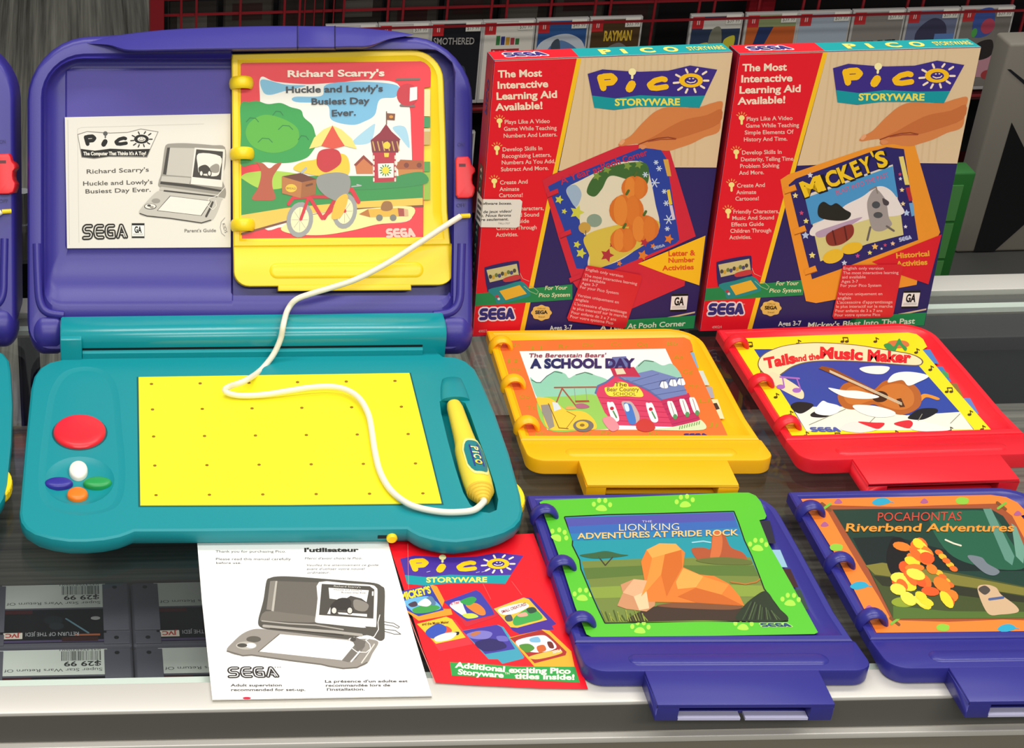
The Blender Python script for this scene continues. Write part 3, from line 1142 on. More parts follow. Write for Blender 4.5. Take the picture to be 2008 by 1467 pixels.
for k in range(6, len(rings)):
    for i, p in enumerate(rings[k]):
        px, py = PR(p)
        if px < 455:
            continue
        if k < 10:
            if py < 570 and not (k < 8 and py > 300):
                x_, y_ = bay(px, py)
                rings[k][i] = LP(x_ + (2, 1, .5, .2)[k - 6] if px > 800 else x_, y_ - ((2, 1, .5, .2)[k - 6] if py < 150 else 0), (0, -.001, -.003, -.004)[k - 6])
            continue
        x_, y_ = bay(px, py)
        rings[k][i] = LP(x_, y_, -.003 if k == 10 and py > 500 else -.0188 - .00002 * k)
lidm = MB()
lidm.loft(rings)
lid = lidm.obj('lid', PURPLE, toy, smooth=True, label='purple lid shell')
m = MB()
m.loft([lring([(131, 139), (451, 136), (451, 487), (131, 488)], -.0171), lring([(131.5, 139.5), (451.5, 136.5), (451.5, 486.5), (131.5, 487.5)], -.0168)])
m.obj('lid_panel', PURPLE_PANEL, lid, label='paler textured back panel')
# round shoulders at both ends of the hinge
for px, sgn in ((89, -1), (894, 1)):
    c = LP(px, 651.5, -.016)
    e = .0155
    m = MB()
    rg = []
    for k in range(12):
        s_ = -.95 + 1.95 * k / 11                # from the flat side at the hinge to the round outer side
        rad = .0212 * math.sqrt(max(.02, 1 - max(0, (s_ - .05) / .97) ** 2)) * (1 if k else .93)
        rg.append([c + dx_ * (sgn * s_ * e) + (ln * cos(a) + lb * sin(a)) * rad for a in [2 * pi * i / 28 for i in range(28)]])
    m.loft(rg)
    m.obj('hinge_shoulder', PURPLE, lid, smooth=True)
# ribs at the lower right and left of the frame
for pts in ([(905, 478), (903, 540), (900, 590), (884, 612), (850, 618)], [(72, 478), (74, 540), (78, 590), (92, 612), (125, 618)]):
    P = [LP(x, y, -.001) for x, y in spline([(*p, 0) for p in pts], 6) and [(q.x, q.y) for q in spline([(*p, 0) for p in pts], 6)]]
    MB().tube(P, .0042, 10).obj('frame_rib', PURPLE, lid, smooth=True)

# ---- carry handle along the top edge
top_pts = [(170, 84), (210, 73), (260, 65), (330, 58), (420, 53.5), (520, 51), (600, 51), (680, 53), (730, 56.5), (775, 61.5), (812, 68)]
bot_pts = [(176, 86), (215, 92), (250, 106), (330, 107), (420, 106), (520, 105), (600, 103.5), (680, 101), (722, 98), (762, 80), (806, 70)]
T = spline([(*p, 0) for p in top_pts], 6)
Bt = spline([(*p, 0) for p in bot_pts], 6)
m = MB()
secs = []
for a, b in zip(T, Bt):
    hh = b.y - a.y
    k = min(1, hh / 40)
    f_ = lambda t: (a.x * (1 - t) + b.x * t, a.y + hh * t)
    secs.append([LP(*f_(0), -.03), LP(*f_(0), -.004), LP(*f_(.05), .001 * k), LP(*f_(.4), .009 * k), LP(*f_(.70), .017 * k), LP(*f_(.78), .0185 * k), LP(*f_(.83), .0175 * k), LP(*f_(.9), .004 * k - .001), LP(*f_(.93), -.010), LP(*f_(.92), -.03)])
m.loft(secs)
m.obj('carry_handle', PURPLE, lid, smooth=True, label='purple carry handle')
secs = []
for px in (584, 586, 655, 657):
    i = min(range(len(T)), key=lambda q: abs(T[q].x - px))
    ty, by = 51.3, 103.2
    g = -.0006 if px in (584, 657) else .0004
    f_ = lambda t: (px, ty + (by - ty) * t)
    secs.append([LP(*f_(0), -.025), LP(*f_(0), -.004 + g), LP(*f_(.05), .001 + g), LP(*f_(.4), .009 + g), LP(*f_(.70), .017 + g), LP(*f_(.78), .0185 + g), LP(*f_(.83), .0175 + g), LP(*f_(.9), .003 + g), LP(*f_(.92), -.010 + g)])
MB().loft(secs).obj('handle_clasp', PURPLE, lid, smooth=True, label='clasp in the middle of the handle')
for px in (583.5, 657):
    f_ = lambda t: (px, 51.3 + 52 * t)
    m = MB()
    m.tube([LP(*f_(t), c) for t, c in ((0, -.004), (.05, .0012), (.4, .0092), (.70, .0172), (.78, .0187), (.83, .0177), (.9, .0042))], .0006, 6)
    m.obj('clasp_seam', plastic('seam_navy', '#16143c', .5, .3), lid, label='dark seam')

# ---- power switch and pen plug on the right edge
sw = [(896, 308), (918, 307), (922, 312), (924, 322), (931, 330), (932, 337), (927, 343), (926, 352), (927, 360), (932, 368), (931, 376), (927, 386), (918, 389), (898, 389), (894, 383), (893, 314)]
m = MB()
m.loft([lring(sw, -.010), lring(sw, .0045), lring([(912 + (x - 912) * .9, 348 + (y - 348) * .96) for x, y in sw], .0065)])
m.obj('power_switch', plastic('switch_red', '#ee2a33', .35, .5), lid, bevel=.0006, label='red slide switch')
A = Art(lambda x, y, l: LP(x, y, .0067))
A.rect(900, 321, 913, 327, '#5b1020', 0)
A.obj('switch_mark', 'print_gloss', lid)
A = Art(lambda x, y, l: LP(x, y, .0012 + .0001 * l))
A.text('ON', (898, 287), (910, 286), 7, '#2b2766', 1)
A.obj('switch_lettering', 'print_gloss', lid)
A = Art(lambda x, y, l: LP(x, y, .0012 + .0001 * l))
A.text('OFF', (896, 406), (914, 405), 7, '#2b2766', 1)
A.obj('switch_lettering', 'print_gloss', lid)
MB().tube([LP(903, 424, .006), LP(921, 423, .004)], .0023, 10).obj('pen_socket', YEL, lid, label='small yellow cord socket')

# ---------------------------------------------------------------- the second toy at the left edge: the same toy again
OFF = Vector((-.4365, .031, 0))
ROT2 = .017


def dup(o, parent=None):
    c = o.copy()
    COL.objects.link(c)
    c.parent = parent
    if parent is None:
        c.location = o.location + OFF
        c.rotation_euler.z += ROT2
    for ch in [q for q in list(o.children)]:
        dup(ch, c)
    return c


toy2 = dup(toy)
toy2['label'] = 'second purple and teal toy laptop, cut off by the left edge of the photo'

# ---------------------------------------------------------------- pen with its cord
pen = thing('drawing_pen', 'yellow pen on a white cord in the trough of the middle toy laptop', 'pen', (.334, 1.33, .006), 0, 'corded pens of the toy laptops')


def rot_about(v, ax, a):
    return Matrix.Rotation(a, 3, ax) @ v


a, b = U(889, 790, .018), U(943, 968, .0205)
ax = (b - a).normalized()
side = ax.cross(Vector((0, 0, 1))).normalized()
if side.x < 0:
    side = -side
nrm = side.cross(ax)
if nrm.z < 0:
    nrm = -nrm
LL = (b - a).length
stat = [(.001, .0035), (.003, .0062), (.012, .0074), (.06, .0088), (.080, .0098), (.092, .0116), (.12, .0124), (.145, .0123), (.160, .0116)]
sc = LL / .165
m = MB()
m.loft([[a + ax * (s * sc) + side * (r * 1.0 * cos(t)) + nrm * (r * .88 * sin(t)) for t in [2 * pi * i / 24 for i in range(24)]] for s, r in stat])
m.obj('pen_body', plastic('pen_yellow', '#f5dc40', .35, .5), pen, smooth=True, label='yellow pen barrel')
m = MB()
st2 = [(.159, .0112)]
s = .160
for k in range(5):
    r = .0112 - k * .0015
    st2 += [(s + .0028, r + .0003), (s + .0033, r - .0009)]
    s += .0036
m.loft([[a + ax * (s * sc) + side * (r * cos(t)) + nrm * (r * .9 * sin(t)) for t in [2 * pi * i / 20 for i in range(20)]] for s, r in st2])
m.obj('strain_relief', plastic('relief_yellow', '#f0c640', .45, .4), pen, smooth=True, label='ridged collar')


def pmap(u, v, l):       # u across -1..1, v along the pen
    ang = u * 1.1 + .2
    s_ = .086 + v * .063
    R_ = .0122 + .0003 * sin(pi * min(1, max(0, v)))
    return a + ax * (s_ * sc) + side * ((R_ + .00012 * l) * sin(ang)) + nrm * ((R_ + .00012 * l) * .89 * cos(ang))


A = Art(pmap)
nseg = 24


def stad(s):
    o = []
    for u, v in rrect(-.75 * s, .75 * s, .5 - .5 * s - .0, .5 + .5 * s, min(.2, .38) * s):
        o.append((u, v))
    return o


def pband(poly, col, l):
    o = stad(1.0)
    A.poly(poly, col, l)


us = [k / 6 - 1 for k in range(13)]
for nm, s_, col, l in (('rim', 1.0, '#f3ea8f', 1), ('inlay', .86, '#0f7f86', 3)):
    for k in range(10):          # strips, so that the inlay follows the curve of the barrel
        u0, u1 = -.78 * s_ + 1.56 * s_ * k / 10, -.78 * s_ + 1.56 * s_ * (k + 1) / 10
        hgt = lambda u: .5 * s_ * (1 - max(0, (abs(u / (.78 * s_)) - .35) / .65) ** 2.4 * .55)
        A.poly([(u0, .5 - hgt(u0)), (u1, .5 - hgt(u1)), (u1, .5 + hgt(u1)), (u0, .5 + hgt(u0))], col, l)
A.poly([(-.3, .2), (.3, .17), (.33, .78), (-.33, .8)], '#27348a', 5)
for k, (ch, v) in enumerate((('P', .25), ('i', .40), ('C', .48))):
    B = Art(lambda x, y, l: pmap(-y, x, l))
    B.v, B.f, B.c = A.v, A.f, A.c
    B.text(ch, (v, .2), (v + (.04 if ch == 'i' else .11), .2), .42, '#f3e7a0', 7, .03)
A.ell(0, .69, .22, .06, '#f0d84a', 7)
A.ell(0, .69, .1, .03, '#27348a', 8)
A.obj('grip_inlay', 'print_gloss', pen, label='teal oval inlay with the name in yellow')

RC = .0028
tail_ = a + ax * (.176 * sc)
path = [tail_, U(948, 985, 0.0240), U(930, 1000, 0.0245), U(900, 1004.5, 0.0245), U(865, 1004, 0.0245), U(825, 997, 0.0245), U(795, 985, 0.0258), U(765, 960, 0.0258), U(745, 925, 0.0258), U(735, 885, 0.0258), U(729, 845, 0.0262), U(722, 812, 0.0272),
        U(705, 782, 0.0285), U(680, 765, 0.0290), U(650, 758.5, 0.0290), U(610, 760, 0.0290), U(570, 766, 0.0280), U(520, 774, 0.0265), U(475, 776, 0.0260), U(450, 772, 0.0270), U(441, 765, 0.0290), U(450, 758, 0.0320), U(480, 747, 0.0370),
        UY(510, 727, 1.475), UY(535, 697, 1.488), UY(550, 665, 1.494), UY(556, 635, 1.499), LP(564, 608, .0115), LP(580, 588, .0125), LP(610, 576, .013), LP(650, 564, .0135), LP(700, 547, .0135), LP(760, 516, .0135), LP(820, 478, .0125), LP(870, 445, .0105), LP(903, 424, .0085)]
MB().tube(spline(path, 6), RC, 12).obj('cord', CORD, pen, smooth=True, label='white cord')

pen2 = dup(pen)
C0 = toy.location
pen2.location = C0 + OFF + Matrix.Rotation(ROT2, 3, 'Z') @ (pen.location - C0)
pen2['label'] = 'pen of the cut-off toy laptop at left edge, only its white cord showing'


# ================================================================ story cartridges
def cart_geometry(t, M, mat, tab=.0375, lit_plates=False, ab=.2935):
    """tray, apron, connector and three page rings in the cartridge's own axes (x right, y up the page, z out of it)"""
    arc = [(.172 + .031 * sin(a), .4545 + .031 * cos(a)) for a in [pi / 2 * (1 - k / 8) for k in range(9)]]
    outer = [(0, ab - .002), (.2085, ab - .002), (.2055, .325), (.2045, .40)] + arc + [(.1, .4848), (0, .4835)]
    rim = inset(outer, .0012)
    r2 = inset(outer, .0055)
    fl_ = inset(outer, .0125)
    fl_ = [(max(.004, x), y) for x, y in fl_]
    m = MB()
    m.loft([[(x, y, 0) for x, y in rim], [(x, y, .001) for x, y in outer], [(x, y, .010) for x, y in outer], [(x, y, .0112) for x, y in rim],
            [(x, y, .0112) for x, y in r2], [(x, y, .0098) for x, y in inset(outer, .007)], [(x, y, .0074) for x, y in fl_], [(x, y, .0066) for x, y in inset(fl_, .002)]], M=M)
    m.obj('tray', mat, t, smooth=True)
    ap = rrect(0, .211, .2515, ab, (.015, .015, .003, .002), 6)
    zt_ = lambda y: .0093 + (ab - y) / (ab - .2515) * .0064
    m = MB()
    m.loft([[(x, y, 0) for x, y in inset(ap, .0015)], [(x, y, .0015) for x, y in ap], [(x, y, zt_(y) - .0014) for x, y in ap], [(x, y, zt_(y) - .0003) for x, y in inset(ap, .0006)], [(x, y, zt_(y)) for x, y in inset(ap, .0016)]], M=M)
    bu = rrect(.034, .182, ab - .0345, ab - .0185, .0078, 6)
    m.loft([[(x, y, zt_(y) - .0002) for x, y in bu], [(x, y, zt_(y) + .0009) for x, y in inset(bu, .001)], [(x, y, zt_(y) + .0016) for x, y in inset(bu, .0034)]], False, True, M=M)
    m.obj('apron', mat, t, smooth=True)
    xa, xb, y1 = .0423, .1693, .2522
    y0 = y1 - tab
    m = MB()
    m.box(xa, xb, y0, y1, .0125, .0157, M)
    m.box(xa, xa + .0165, y0, y1, 0, .0125, M)
    m.box(xb - .0165, xb, y0, y1, 0, .0125, M)
    m.box(xa + .0165, xb - .0165, y0 + .014, y1, .0025, .0125, M)
    m.box(xa + .0165, xb - .0165, y0 + .008, y1, 0, .0025, M)
    m.obj('connector', mat, t, bevel=.0006)
    if lit_plates:
        mid = (xa + xb) / 2
        for u0, u1 in ((xa + .0168, mid - .0018), (mid + .0018, xb - .0168)):  # pale colour paints the top light on the connector's floor plates
            MB().box(u0, u1, y0 + .0002, y0 + .0078, .0003, .0024, M).obj('lit_plate_strip', plastic('lit_plate_lilac', '#c9c7e6', .3, .5), t, label='connector floor plate with its top light painted pale')
    for yr in (.4545, .384, .313):
        m = MB()
        rg = []
        for k in range(15):
            a_ = -.25 + (pi + .35) * k / 14
            cx, cz = .0092 - .0092 * cos(a_), .0078 + .0105 * sin(a_)
            nx, nz = -cos(a_), sin(a_)
            sec = []
            for q in range(12):
                b_ = 2 * pi * q / 12
                o, yy = .0028 * cos(b_), .0062 * sin(b_)
                sec.append((cx + nx * o, yr + yy, cz + nz * o))
            rg.append(sec)
        m.loft(rg, M=M)
        m.obj('ring', mat, t, smooth=True)


def frame(x, y, th):
    c, s_ = cos(th), sin(th)
    return lambda v: Vector((x + c * v.x - s_ * v.y, y + s_ * v.x + c * v.y, v.z))


ZP = .0092        # height of the printed page above the glass


def pages(t, poly, zmap, edge='#efe9dc'):
    """the stack of card pages below the cover"""
    m = MB()
    m.loft([[zmap(x, y, -.0016) for x, y in poly], [zmap(x, y, -.00006) for x, y in poly]])
    m.obj('page_stack', plastic('page_edge', edge, .6, .3), t)


def px_cart(name, label, pose, mat, cover, outline, zp=ZP, lit_plates=True):
    x, y, th = pose
    M = frame(x, y, th)
    o = M(Vector((.105, .35, 0)))
    t = thing(name, label, 'story cartridge', o, th, 'story cartridges on the counter')
    cart_geometry(t, M, mat, lit_plates=lit_plates)
    zmap = lambda a_, b_, d: U(a_, b_, zp + d)
    pages(t, outline, zmap)
    A = Art(lambda a_, b_, l: U(a_, b_, zp + .00007 * l))
    cover(A, lambda u, v: PR(M(Vector((u, v, zp)))))
    A.obj('cover_page', 'print_gloss', t, label='printed cover page')
    return t, M


def letters(A, items, h, col, l, wd=9, bold=.02, sh=0):
    for tx, x, y in items:
        A.text(tx, (x, y), (x + wd * len(tx), y - .3), h, col, l, bold, sh)


# ---- the school day page
SCH = [(985, 674), (996, 668), (1200, 664), (1343, 661.5), (1352, 665), (1357, 676), (1359, 688), (1353, 690), (1390, 772), (1427, 854.5), (1230, 857), (1039, 857.5), (1018, 802), (998, 738), (980, 687)]


def cover_school(A, loc):
    A.poly(SCH, '#ea7132', 1)
    C = crop(A, 920, 630, 3.347)
    for k, (x0, y0, x1, y1, col) in enumerate(((1430, 205, 1505, 305, '#7ba8c6'), (1490, 325, 1578, 420, '#c9d3c4'), (1548, 430, 1610, 505, '#a5a3a8'), (1585, 512, 1675, 640, '#ecd9a8'))):
        C.poly([(x0, y0), (x0 + 45, y0), (x1, y1), (x1 - 50, y1)], col, -4)
    C.poly([(1590, 540), (1625, 536), (1645, 575), (1608, 585)], '#3a2f26', -3)
    for tx, x, y in (('Nn', 265, 170), ('Ll', 410, 190), ('Rr', 585, 180), ('Dd', 745, 170), ('Cc', 930, 165), ('Qq', 1100, 165), ('Bb', 1300, 160), ('Ii', 250, 275), ('Ww', 270, 330), ('Oo', 330, 510), ('Tt', 370, 580), ('Ss', 400, 655),
                     ('Aa', 1340, 250), ('Gg', 1400, 345), ('Mm', 1440, 440), ('Ll', 1510, 535), ('Jj', 1565, 690), ('Hh', 435, 752), ('Oo', 580, 745), ('Zz', 735, 748), ('Ee', 865, 745), ('Kk', 1180, 750)):
        C.text(tx, (x, y), (x + 68, y - 2), 26, '#a98f1f', 2, .0, .1)
    C.poly([(330, 197), (1288, 180), (1535, 712), (512, 712)], '#e6ebea', 2)
    C.curve([(400, 372), (430, 392), (470, 402), (520, 355), (570, 325), (630, 345), (655, 372), (700, 350), (770, 333), (830, 355), (900, 380), (940, 420), (1000, 560), (700, 560), (480, 510), (440, 490)], '#8cc9ad', 3)
    C.curve([(1095, 300), (1150, 255), (1210, 262), (1270, 290), (1335, 282), (1390, 380), (1200, 380), (1090, 330)], '#8fc6b0', 3)
    for pts in (((410, 385), (440, 402), (470, 402)), ((470, 400), (510, 360), (560, 330), (610, 340)), ((700, 352), (760, 335), (810, 350)), ((1110, 295), (1150, 258), (1210, 265))):
        C.line(pts, 5, '#3f6b58', 4)
    C.curve([(450, 520), (640, 492), (830, 485), (900, 580), (960, 690), (780, 712), (520, 712)], '#8fc45a', 4)
    C.line([(560, 435), (835, 432)], 9, '#9c5440', 5)
    C.line([(610, 440), (570, 540)], 9, '#9c5440', 5)
    C.line([(610, 440), (700, 555)], 9, '#9c5440', 5)
    for x in (690, 765):
        C.line([(x, 436), (x + 8, 520)], 3, '#8a8a88', 5)
    C.poly([(695, 520), (785, 518), (790, 530), (698, 533)], '#a04a3a', 6)
    C.poly([(830, 470), (845, 425), (900, 400), (960, 352), (1020, 385), (1120, 425), (1180, 455), (1260, 515), (1335, 692), (960, 682), (890, 600)], '#cf3f62', 5)
    C.poly([(1255, 517), (1440, 470), (1520, 655), (1335, 692)], '#b8305a', 5)
    for k in range(5):
        C.line([(850 + 22 * k, 500 + 38 * k), (1262 + 16 * k, 530 + 34 * k)], 3, '#a32a4c', 6)
        C.line([(1270 + 15 * k, 545 + 33 * k), (1452 + 14 * k, 500 + 33 * k)], 3, '#962650', 6)
    C.poly([(1000, 365), (1200, 320), (1392, 378), (1432, 478), (1258, 517), (1180, 455), (1100, 415)], '#6a7fb2', 6)
    for k in range(4):
        C.line([(1070 + 50 * k, 395 + 30 * k), (1245 + 60 * k, 345 + 35 * k)], 3, '#48598c', 7)
    C.line([(830, 470), (845, 425), (900, 400), (960, 352), (1020, 385), (1120, 425), (1180, 455), (1260, 515)], 12, '#56699c', 7)
    C.poly([(925, 305), (1082, 300), (1125, 365), (950, 362)], '#b8324e', 7)
    C.poly([(940, 235), (1030, 230), (1052, 300), (900, 306)], '#5b6ea2', 8)
    C.poly([(955, 312), (1010, 310), (1030, 345), (970, 350)], '#d8cfae', 8)
    C.curve([(890, 437), (945, 430), (960, 405), (1000, 398), (1040, 410), (1050, 430), (1110, 433), (1140, 494), (1030, 492), (918, 490)], '#f0d84a', 8)
    C.text('The', (955, 428), (1035, 428), 26, '#5a4a20', 9, .01)
    C.text('Bear Country', (905, 460), (1115, 460), 26, '#5a4a20', 9, .01)
    C.text('SCHOOL', (945, 488), (1095, 488), 21, '#5a4a20', 9, .0)
    for x, y in ((905, 540), (1160, 545)):
        C.curve([(x, y), (x + 20, y - 8), (x + 45, y), (x + 80, y + 105), (x + 35, y + 108)], '#eef0ea', 7)
        C.ell(x + 32, y + 32, 13, 12, '#b52a3c', 8)
        C.line([(x + 40, y + 50), (x + 62, y + 92)], 10, '#4f8a58', 8)
    C.curve([(1000, 535), (1030, 525), (1070, 535), (1115, 610), (1110, 660), (1055, 668), (1030, 610)], '#b9a8a4', 7)
    C.curve([(1015, 545), (1045, 540), (1068, 560), (1095, 662), (1050, 668)], '#3f76c0', 8)
    C.curve([(1018, 548), (1040, 543), (1052, 585), (1030, 590)], '#cfe2f0', 9)
    for x, y in ((1300, 535), (1380, 520), (1445, 510)):
        C.curve([(x, y), (x + 20, y - 10), (x + 38, y), (x + 68, y + 85), (x + 32, y + 90)], '#e8eae4', 7)
        C.line([(x + 22, y), (x + 48, y + 85)], 3, '#7a3350', 8)
        C.ell(x + 52, y + 92, 14, 18, '#4f9058', 8)
    for x, y in ((1275, 418), (1335, 405), (1388, 398)):
        C.curve([(x - 22, y + 10), (x - 10, y - 22), (x + 15, y - 24), (x + 30, y + 15), (x + 5, y + 22)], '#f0f0ec', 8)
        C.line([(x, y - 22), (x + 6, y + 20)], 3, '#3f4a70', 9)
        C.line([(x - 26, y), (x - 14, y - 26), (x + 14, y - 26)], 7, '#46557f', 9)
    C.curve([(440, 508), (480, 500), (540, 510), (580, 540), (640, 585), (720, 588), (775, 605), (825, 655), (828, 708), (700, 712), (525, 708), (480, 600)], '#eec23a', 7)
    C.poly([(470, 550), (530, 545), (560, 690), (525, 708), (480, 600)], '#8f8a80', 8)
    C.poly([(545, 530), (580, 535), (605, 575), (558, 592)], '#cfd8d8', 8)
    C.line([(520, 540), (590, 700), (650, 705)], 5, '#7a5a18', 9)
    C.line([(640, 590), (700, 620), (640, 700)], 4, '#9a7520', 9)
    C.ell(750, 685, 68, 40, '#6f6a66', 9)
    C.ell(742, 682, 42, 26, '#d9b83a', 10)
    C.ell(742, 682, 16, 10, '#8a6a20', 11)
    C.curve([(1230, 705), (1330, 695), (1480, 660), (1525, 650), (1538, 712), (1240, 714)], '#cfdcae', 7)
    for k in range(9):
        C.line([(1380 + 16 * k, 708 - 4 * k), (1384 + 16 * k, 690 - 4 * k)], 6, '#5f9a4e', 8)
    # plain standing shapes in red, pink and orange by the door
    C.curve([(875, 640), (925, 625), (960, 650), (985, 700), (940, 722), (900, 690)], '#d98a92', 9)
    C.curve([(1105, 660), (1150, 640), (1200, 660), (1220, 705), (1160, 725), (1100, 705)], '#c23a34', 9)
    C.curve([(700, 545), (750, 540), (790, 560), (760, 572), (710, 570)], '#a8627a', 8)
    C.curve([(640, 560), (690, 560), (700, 575), (640, 580)], '#d9a35a', 8)
    C.text("The Berenstain Bears'", (390, 236), (895, 234), 25, '#8a2c44', 12, .012, .2)
    C.text('A SCHOOL DAY', (400, 305), (1088, 303), 56, '#22285e', 12, .05)
    sega(A, [(1340, 850), (1384, 849.5), (1388, 855), (1342, 856)], '#3b2a6a', None, 8)


cart_y, _m = px_cart('story_cartridge', 'amber story cartridge with orange school house cover, beside the toy laptop', (.3748, 1.0691, -.037), YEL2, cover_school, SCH, lit_plates=False)

# ---- the music page
MUS = [(1431.5, 667), (1440, 664), (1600, 657.5), (1780, 652), (1797, 655), (1810, 665), (1818, 680), (1809, 686), (1875, 765), (1948, 848), (1750, 854), (1557, 862), (1548, 850), (1500, 770), (1445, 690)]


def note(A, x, y, s, col, l, double=False):
    A.ell(x, y, s * .34, s * .22, col, l)
    A.line([(x + s * .3, y), (x + s * .12, y - s * .7)], s * .16, col, l)
    if double:
        A.ell(x + s * .8, y - s * .02, s * .34, s * .22, col, l)
        A.line([(x + s * 1.1, y), (x + s * .95, y - s * .7)], s * .16, col, l)
        A.line([(x + s * .12, y - s * .7), (x + s * .95, y - s * .7)], s * .22, col, l)
    else:
        A.line([(x + s * .12, y - s * .7), (x + s * .6, y - s * .45)], s * .18, col, l)


def cover_music(A, loc):
    A.poly(MUS, '#fbdc16', 1)
    C = crop(A, 1390, 630, 3.249)
    for x0, y0, x1, y1, col in ((1365, 180, 1465, 270, '#4a7cc0'), (1445, 290, 1545, 385, '#3f78b8'), (1535, 395, 1620, 480, '#8a6a34'), (1620, 490, 1720, 590, '#5f7fc0')):
        C.poly([(x0 - 10, y0), (x0 + 45, y0), (x1, y1), (x1 - 60, y1)], col, -4)
    C.poly([(1480, 310), (1525, 330), (1530, 360), (1500, 355)], '#3f9a5a', -3)
    C.poly([(288, 178), (1130, 178), (1340, 285), (1600, 580), (1690, 690), (620, 700), (520, 540)], '#2e459c', 2)
    C.poly([(530, 545), (690, 545), (740, 530), (1000, 565), (1260, 600), (1600, 578), (1685, 690), (622, 700)], '#e6e6d4', 3)
    for p, q in (((870, 560), (640, 660)), ((1100, 570), (980, 690)), ((1360, 590), (1300, 690)), ((1600, 590), (1540, 650))):
        C.line([p, q], 5, '#8d8d78', 4)
    C.curve([(520, 540), (560, 515), (640, 520), (665, 540), (600, 585), (555, 580)], '#15151a', 4)
    C.curve([(650, 590), (700, 570), (770, 590), (740, 612), (660, 610)], '#15151a', 4)
    C.curve([(1270, 610), (1340, 560), (1440, 555), (1455, 580), (1370, 625), (1290, 625)], '#15151a', 4)
    C.curve([(312, 262), (330, 225), (380, 190), (480, 155), (640, 135), (800, 138), (960, 152), (1120, 178), (1280, 205), (1350, 235), (1365, 265), (1320, 285), (1160, 275), (1000, 262), (800, 255), (640, 262), (540, 290), (470, 335), (420, 370), (360, 345), (318, 300)], '#6b5a48', 4)
    C.curve([(318, 262), (336, 228), (384, 194), (482, 159), (640, 140), (800, 143), (960, 157), (1118, 183), (1276, 210), (1342, 238), (1356, 264), (1318, 279), (1160, 269), (1000, 256), (800, 249), (640, 256), (536, 284), (466, 329), (420, 362), (364, 339), (324, 298)], '#f2dcae', 5)
    C.curve([(350, 380), (400, 325), (480, 360), (580, 425), (606, 465), (585, 495), (470, 440), (420, 410)], '#f0d5ac', 5)
    C.line([(455, 355), (575, 365)], 12, '#a066b8', 6)
    C.line([(470, 360), (480, 415)], 9, '#a066b8', 6)
    C.line([(560, 365), (585, 435)], 9, '#a066b8', 6)
    C.ell(458, 418, 28, 15, '#a066b8', 6)
    C.ell(560, 440, 28, 16, '#a066b8', 6)
    C.text('Tails', (358, 300), (556, 262), 62, '#d8252c', 7, .05)
    C.text('and the', (548, 258), (708, 240), 38, '#d8252c', 7, .045)
    C.text('Music', (706, 232), (980, 246), 66, '#d8252c', 7, .05)
    C.text('Maker', (1010, 250), (1288, 264), 66, '#d8252c', 7, .05)
    C.curve([(1140, 150), (1160, 125), (1250, 125), (1275, 155), (1200, 170)], '#d0703c', 7)
    C.curve([(1115, 150), (1150, 140), (1180, 160), (1212, 110), (1235, 145), (1262, 170), (1250, 188), (1212, 150), (1185, 190), (1140, 180)], '#2f9048', 8)
    # a plain brown guitar lies where the picture's figure is
    C.curve([(820, 480), (860, 400), (960, 390), (1040, 440), (1120, 380), (1240, 370), (1340, 440), (1345, 540), (1240, 595), (1130, 570), (1050, 530), (960, 560), (860, 550)], '#b05f24', 6)
    C.curve([(860, 480), (890, 425), (960, 418), (1040, 465), (1120, 410), (1230, 400), (1300, 455), (1300, 530), (1230, 565), (1130, 545), (1050, 505), (960, 530), (890, 525)], '#c4722e', 7)
    C.ell(1090, 480, 52, 36, '#3a2010', 8)
    C.poly([(1060, 465), (1075, 445), (790, 300), (720, 285), (700, 300), (770, 330)], '#8a4a1c', 9)
    for k in range(4):
        C.line([(770, 312 + 4 * k), (1230, 520 + 5 * k)], 2.5, '#ead9b4', 10)
    C.poly([(1195, 495), (1225, 490), (1250, 545), (1218, 548)], '#4a2812', 9)
    C.curve([(960, 300), (1040, 285), (1150, 292), (1110, 335), (1010, 330)], '#eceae2', 6)
    C.curve([(1140, 390), (1180, 335), (1280, 322), (1400, 348), (1330, 390), (1270, 410), (1230, 375)], '#f0eee6', 9)
    C.curve([(760, 425), (860, 440), (960, 445), (1085, 480), (1000, 495), (860, 480)], '#f2efe6', 8)
    C.curve([(675, 580), (720, 510), (760, 520), (830, 540), (830, 575), (760, 600)], '#f4f2ea', 6)
    C.curve([(920, 535), (1060, 540), (1180, 575), (1170, 605), (1060, 610), (960, 580)], '#f0ece0', 9)
    C.curve([(840, 690), (880, 650), (960, 640), (1060, 660), (1075, 690), (960, 710)], '#dedcd2', 8)
    C.curve([(950, 640), (1050, 645), (1120, 650), (1080, 685), (1020, 670)], '#d62a34', 9)
    C.curve([(1180, 650), (1270, 630), (1300, 650), (1280, 680), (1230, 672)], '#d62a34', 9)
    C.curve([(1280, 660), (1320, 635), (1420, 650), (1540, 690), (1400, 702), (1300, 692)], '#e8e5dc', 8)
    C.curve([(1330, 490), (1375, 462), (1465, 488), (1455, 502), (1385, 485), (1340, 520), (1275, 520)], '#e0902e', 6)
    for x, y, d in ((240, 160, 1), (565, 145, 0), (850, 130, 1), (1060, 130, 0), (325, 342, 0), (1320, 200, 0), (425, 485, 0), (1410, 310, 0), (1515, 450, 1), (515, 598, 0), (1660, 595, 0), (1740, 690, 0), (1185, 722, 0), (1535, 700, 0), (800, 738, 1), (615, 730, 0)):
        note(C, x, y, 36, '#4a3c10', 3, d)
    sega(C, [(638, 674), (822, 674), (842, 704), (654, 704)], '#4a56a0', None, 7)


cart_r, _m = px_cart('story_cartridge', 'red story cartridge with yellow music note cover, in front of the right red box', (.6211, 1.0595, .0147), REDP, cover_music, MUS, lit_plates=False)

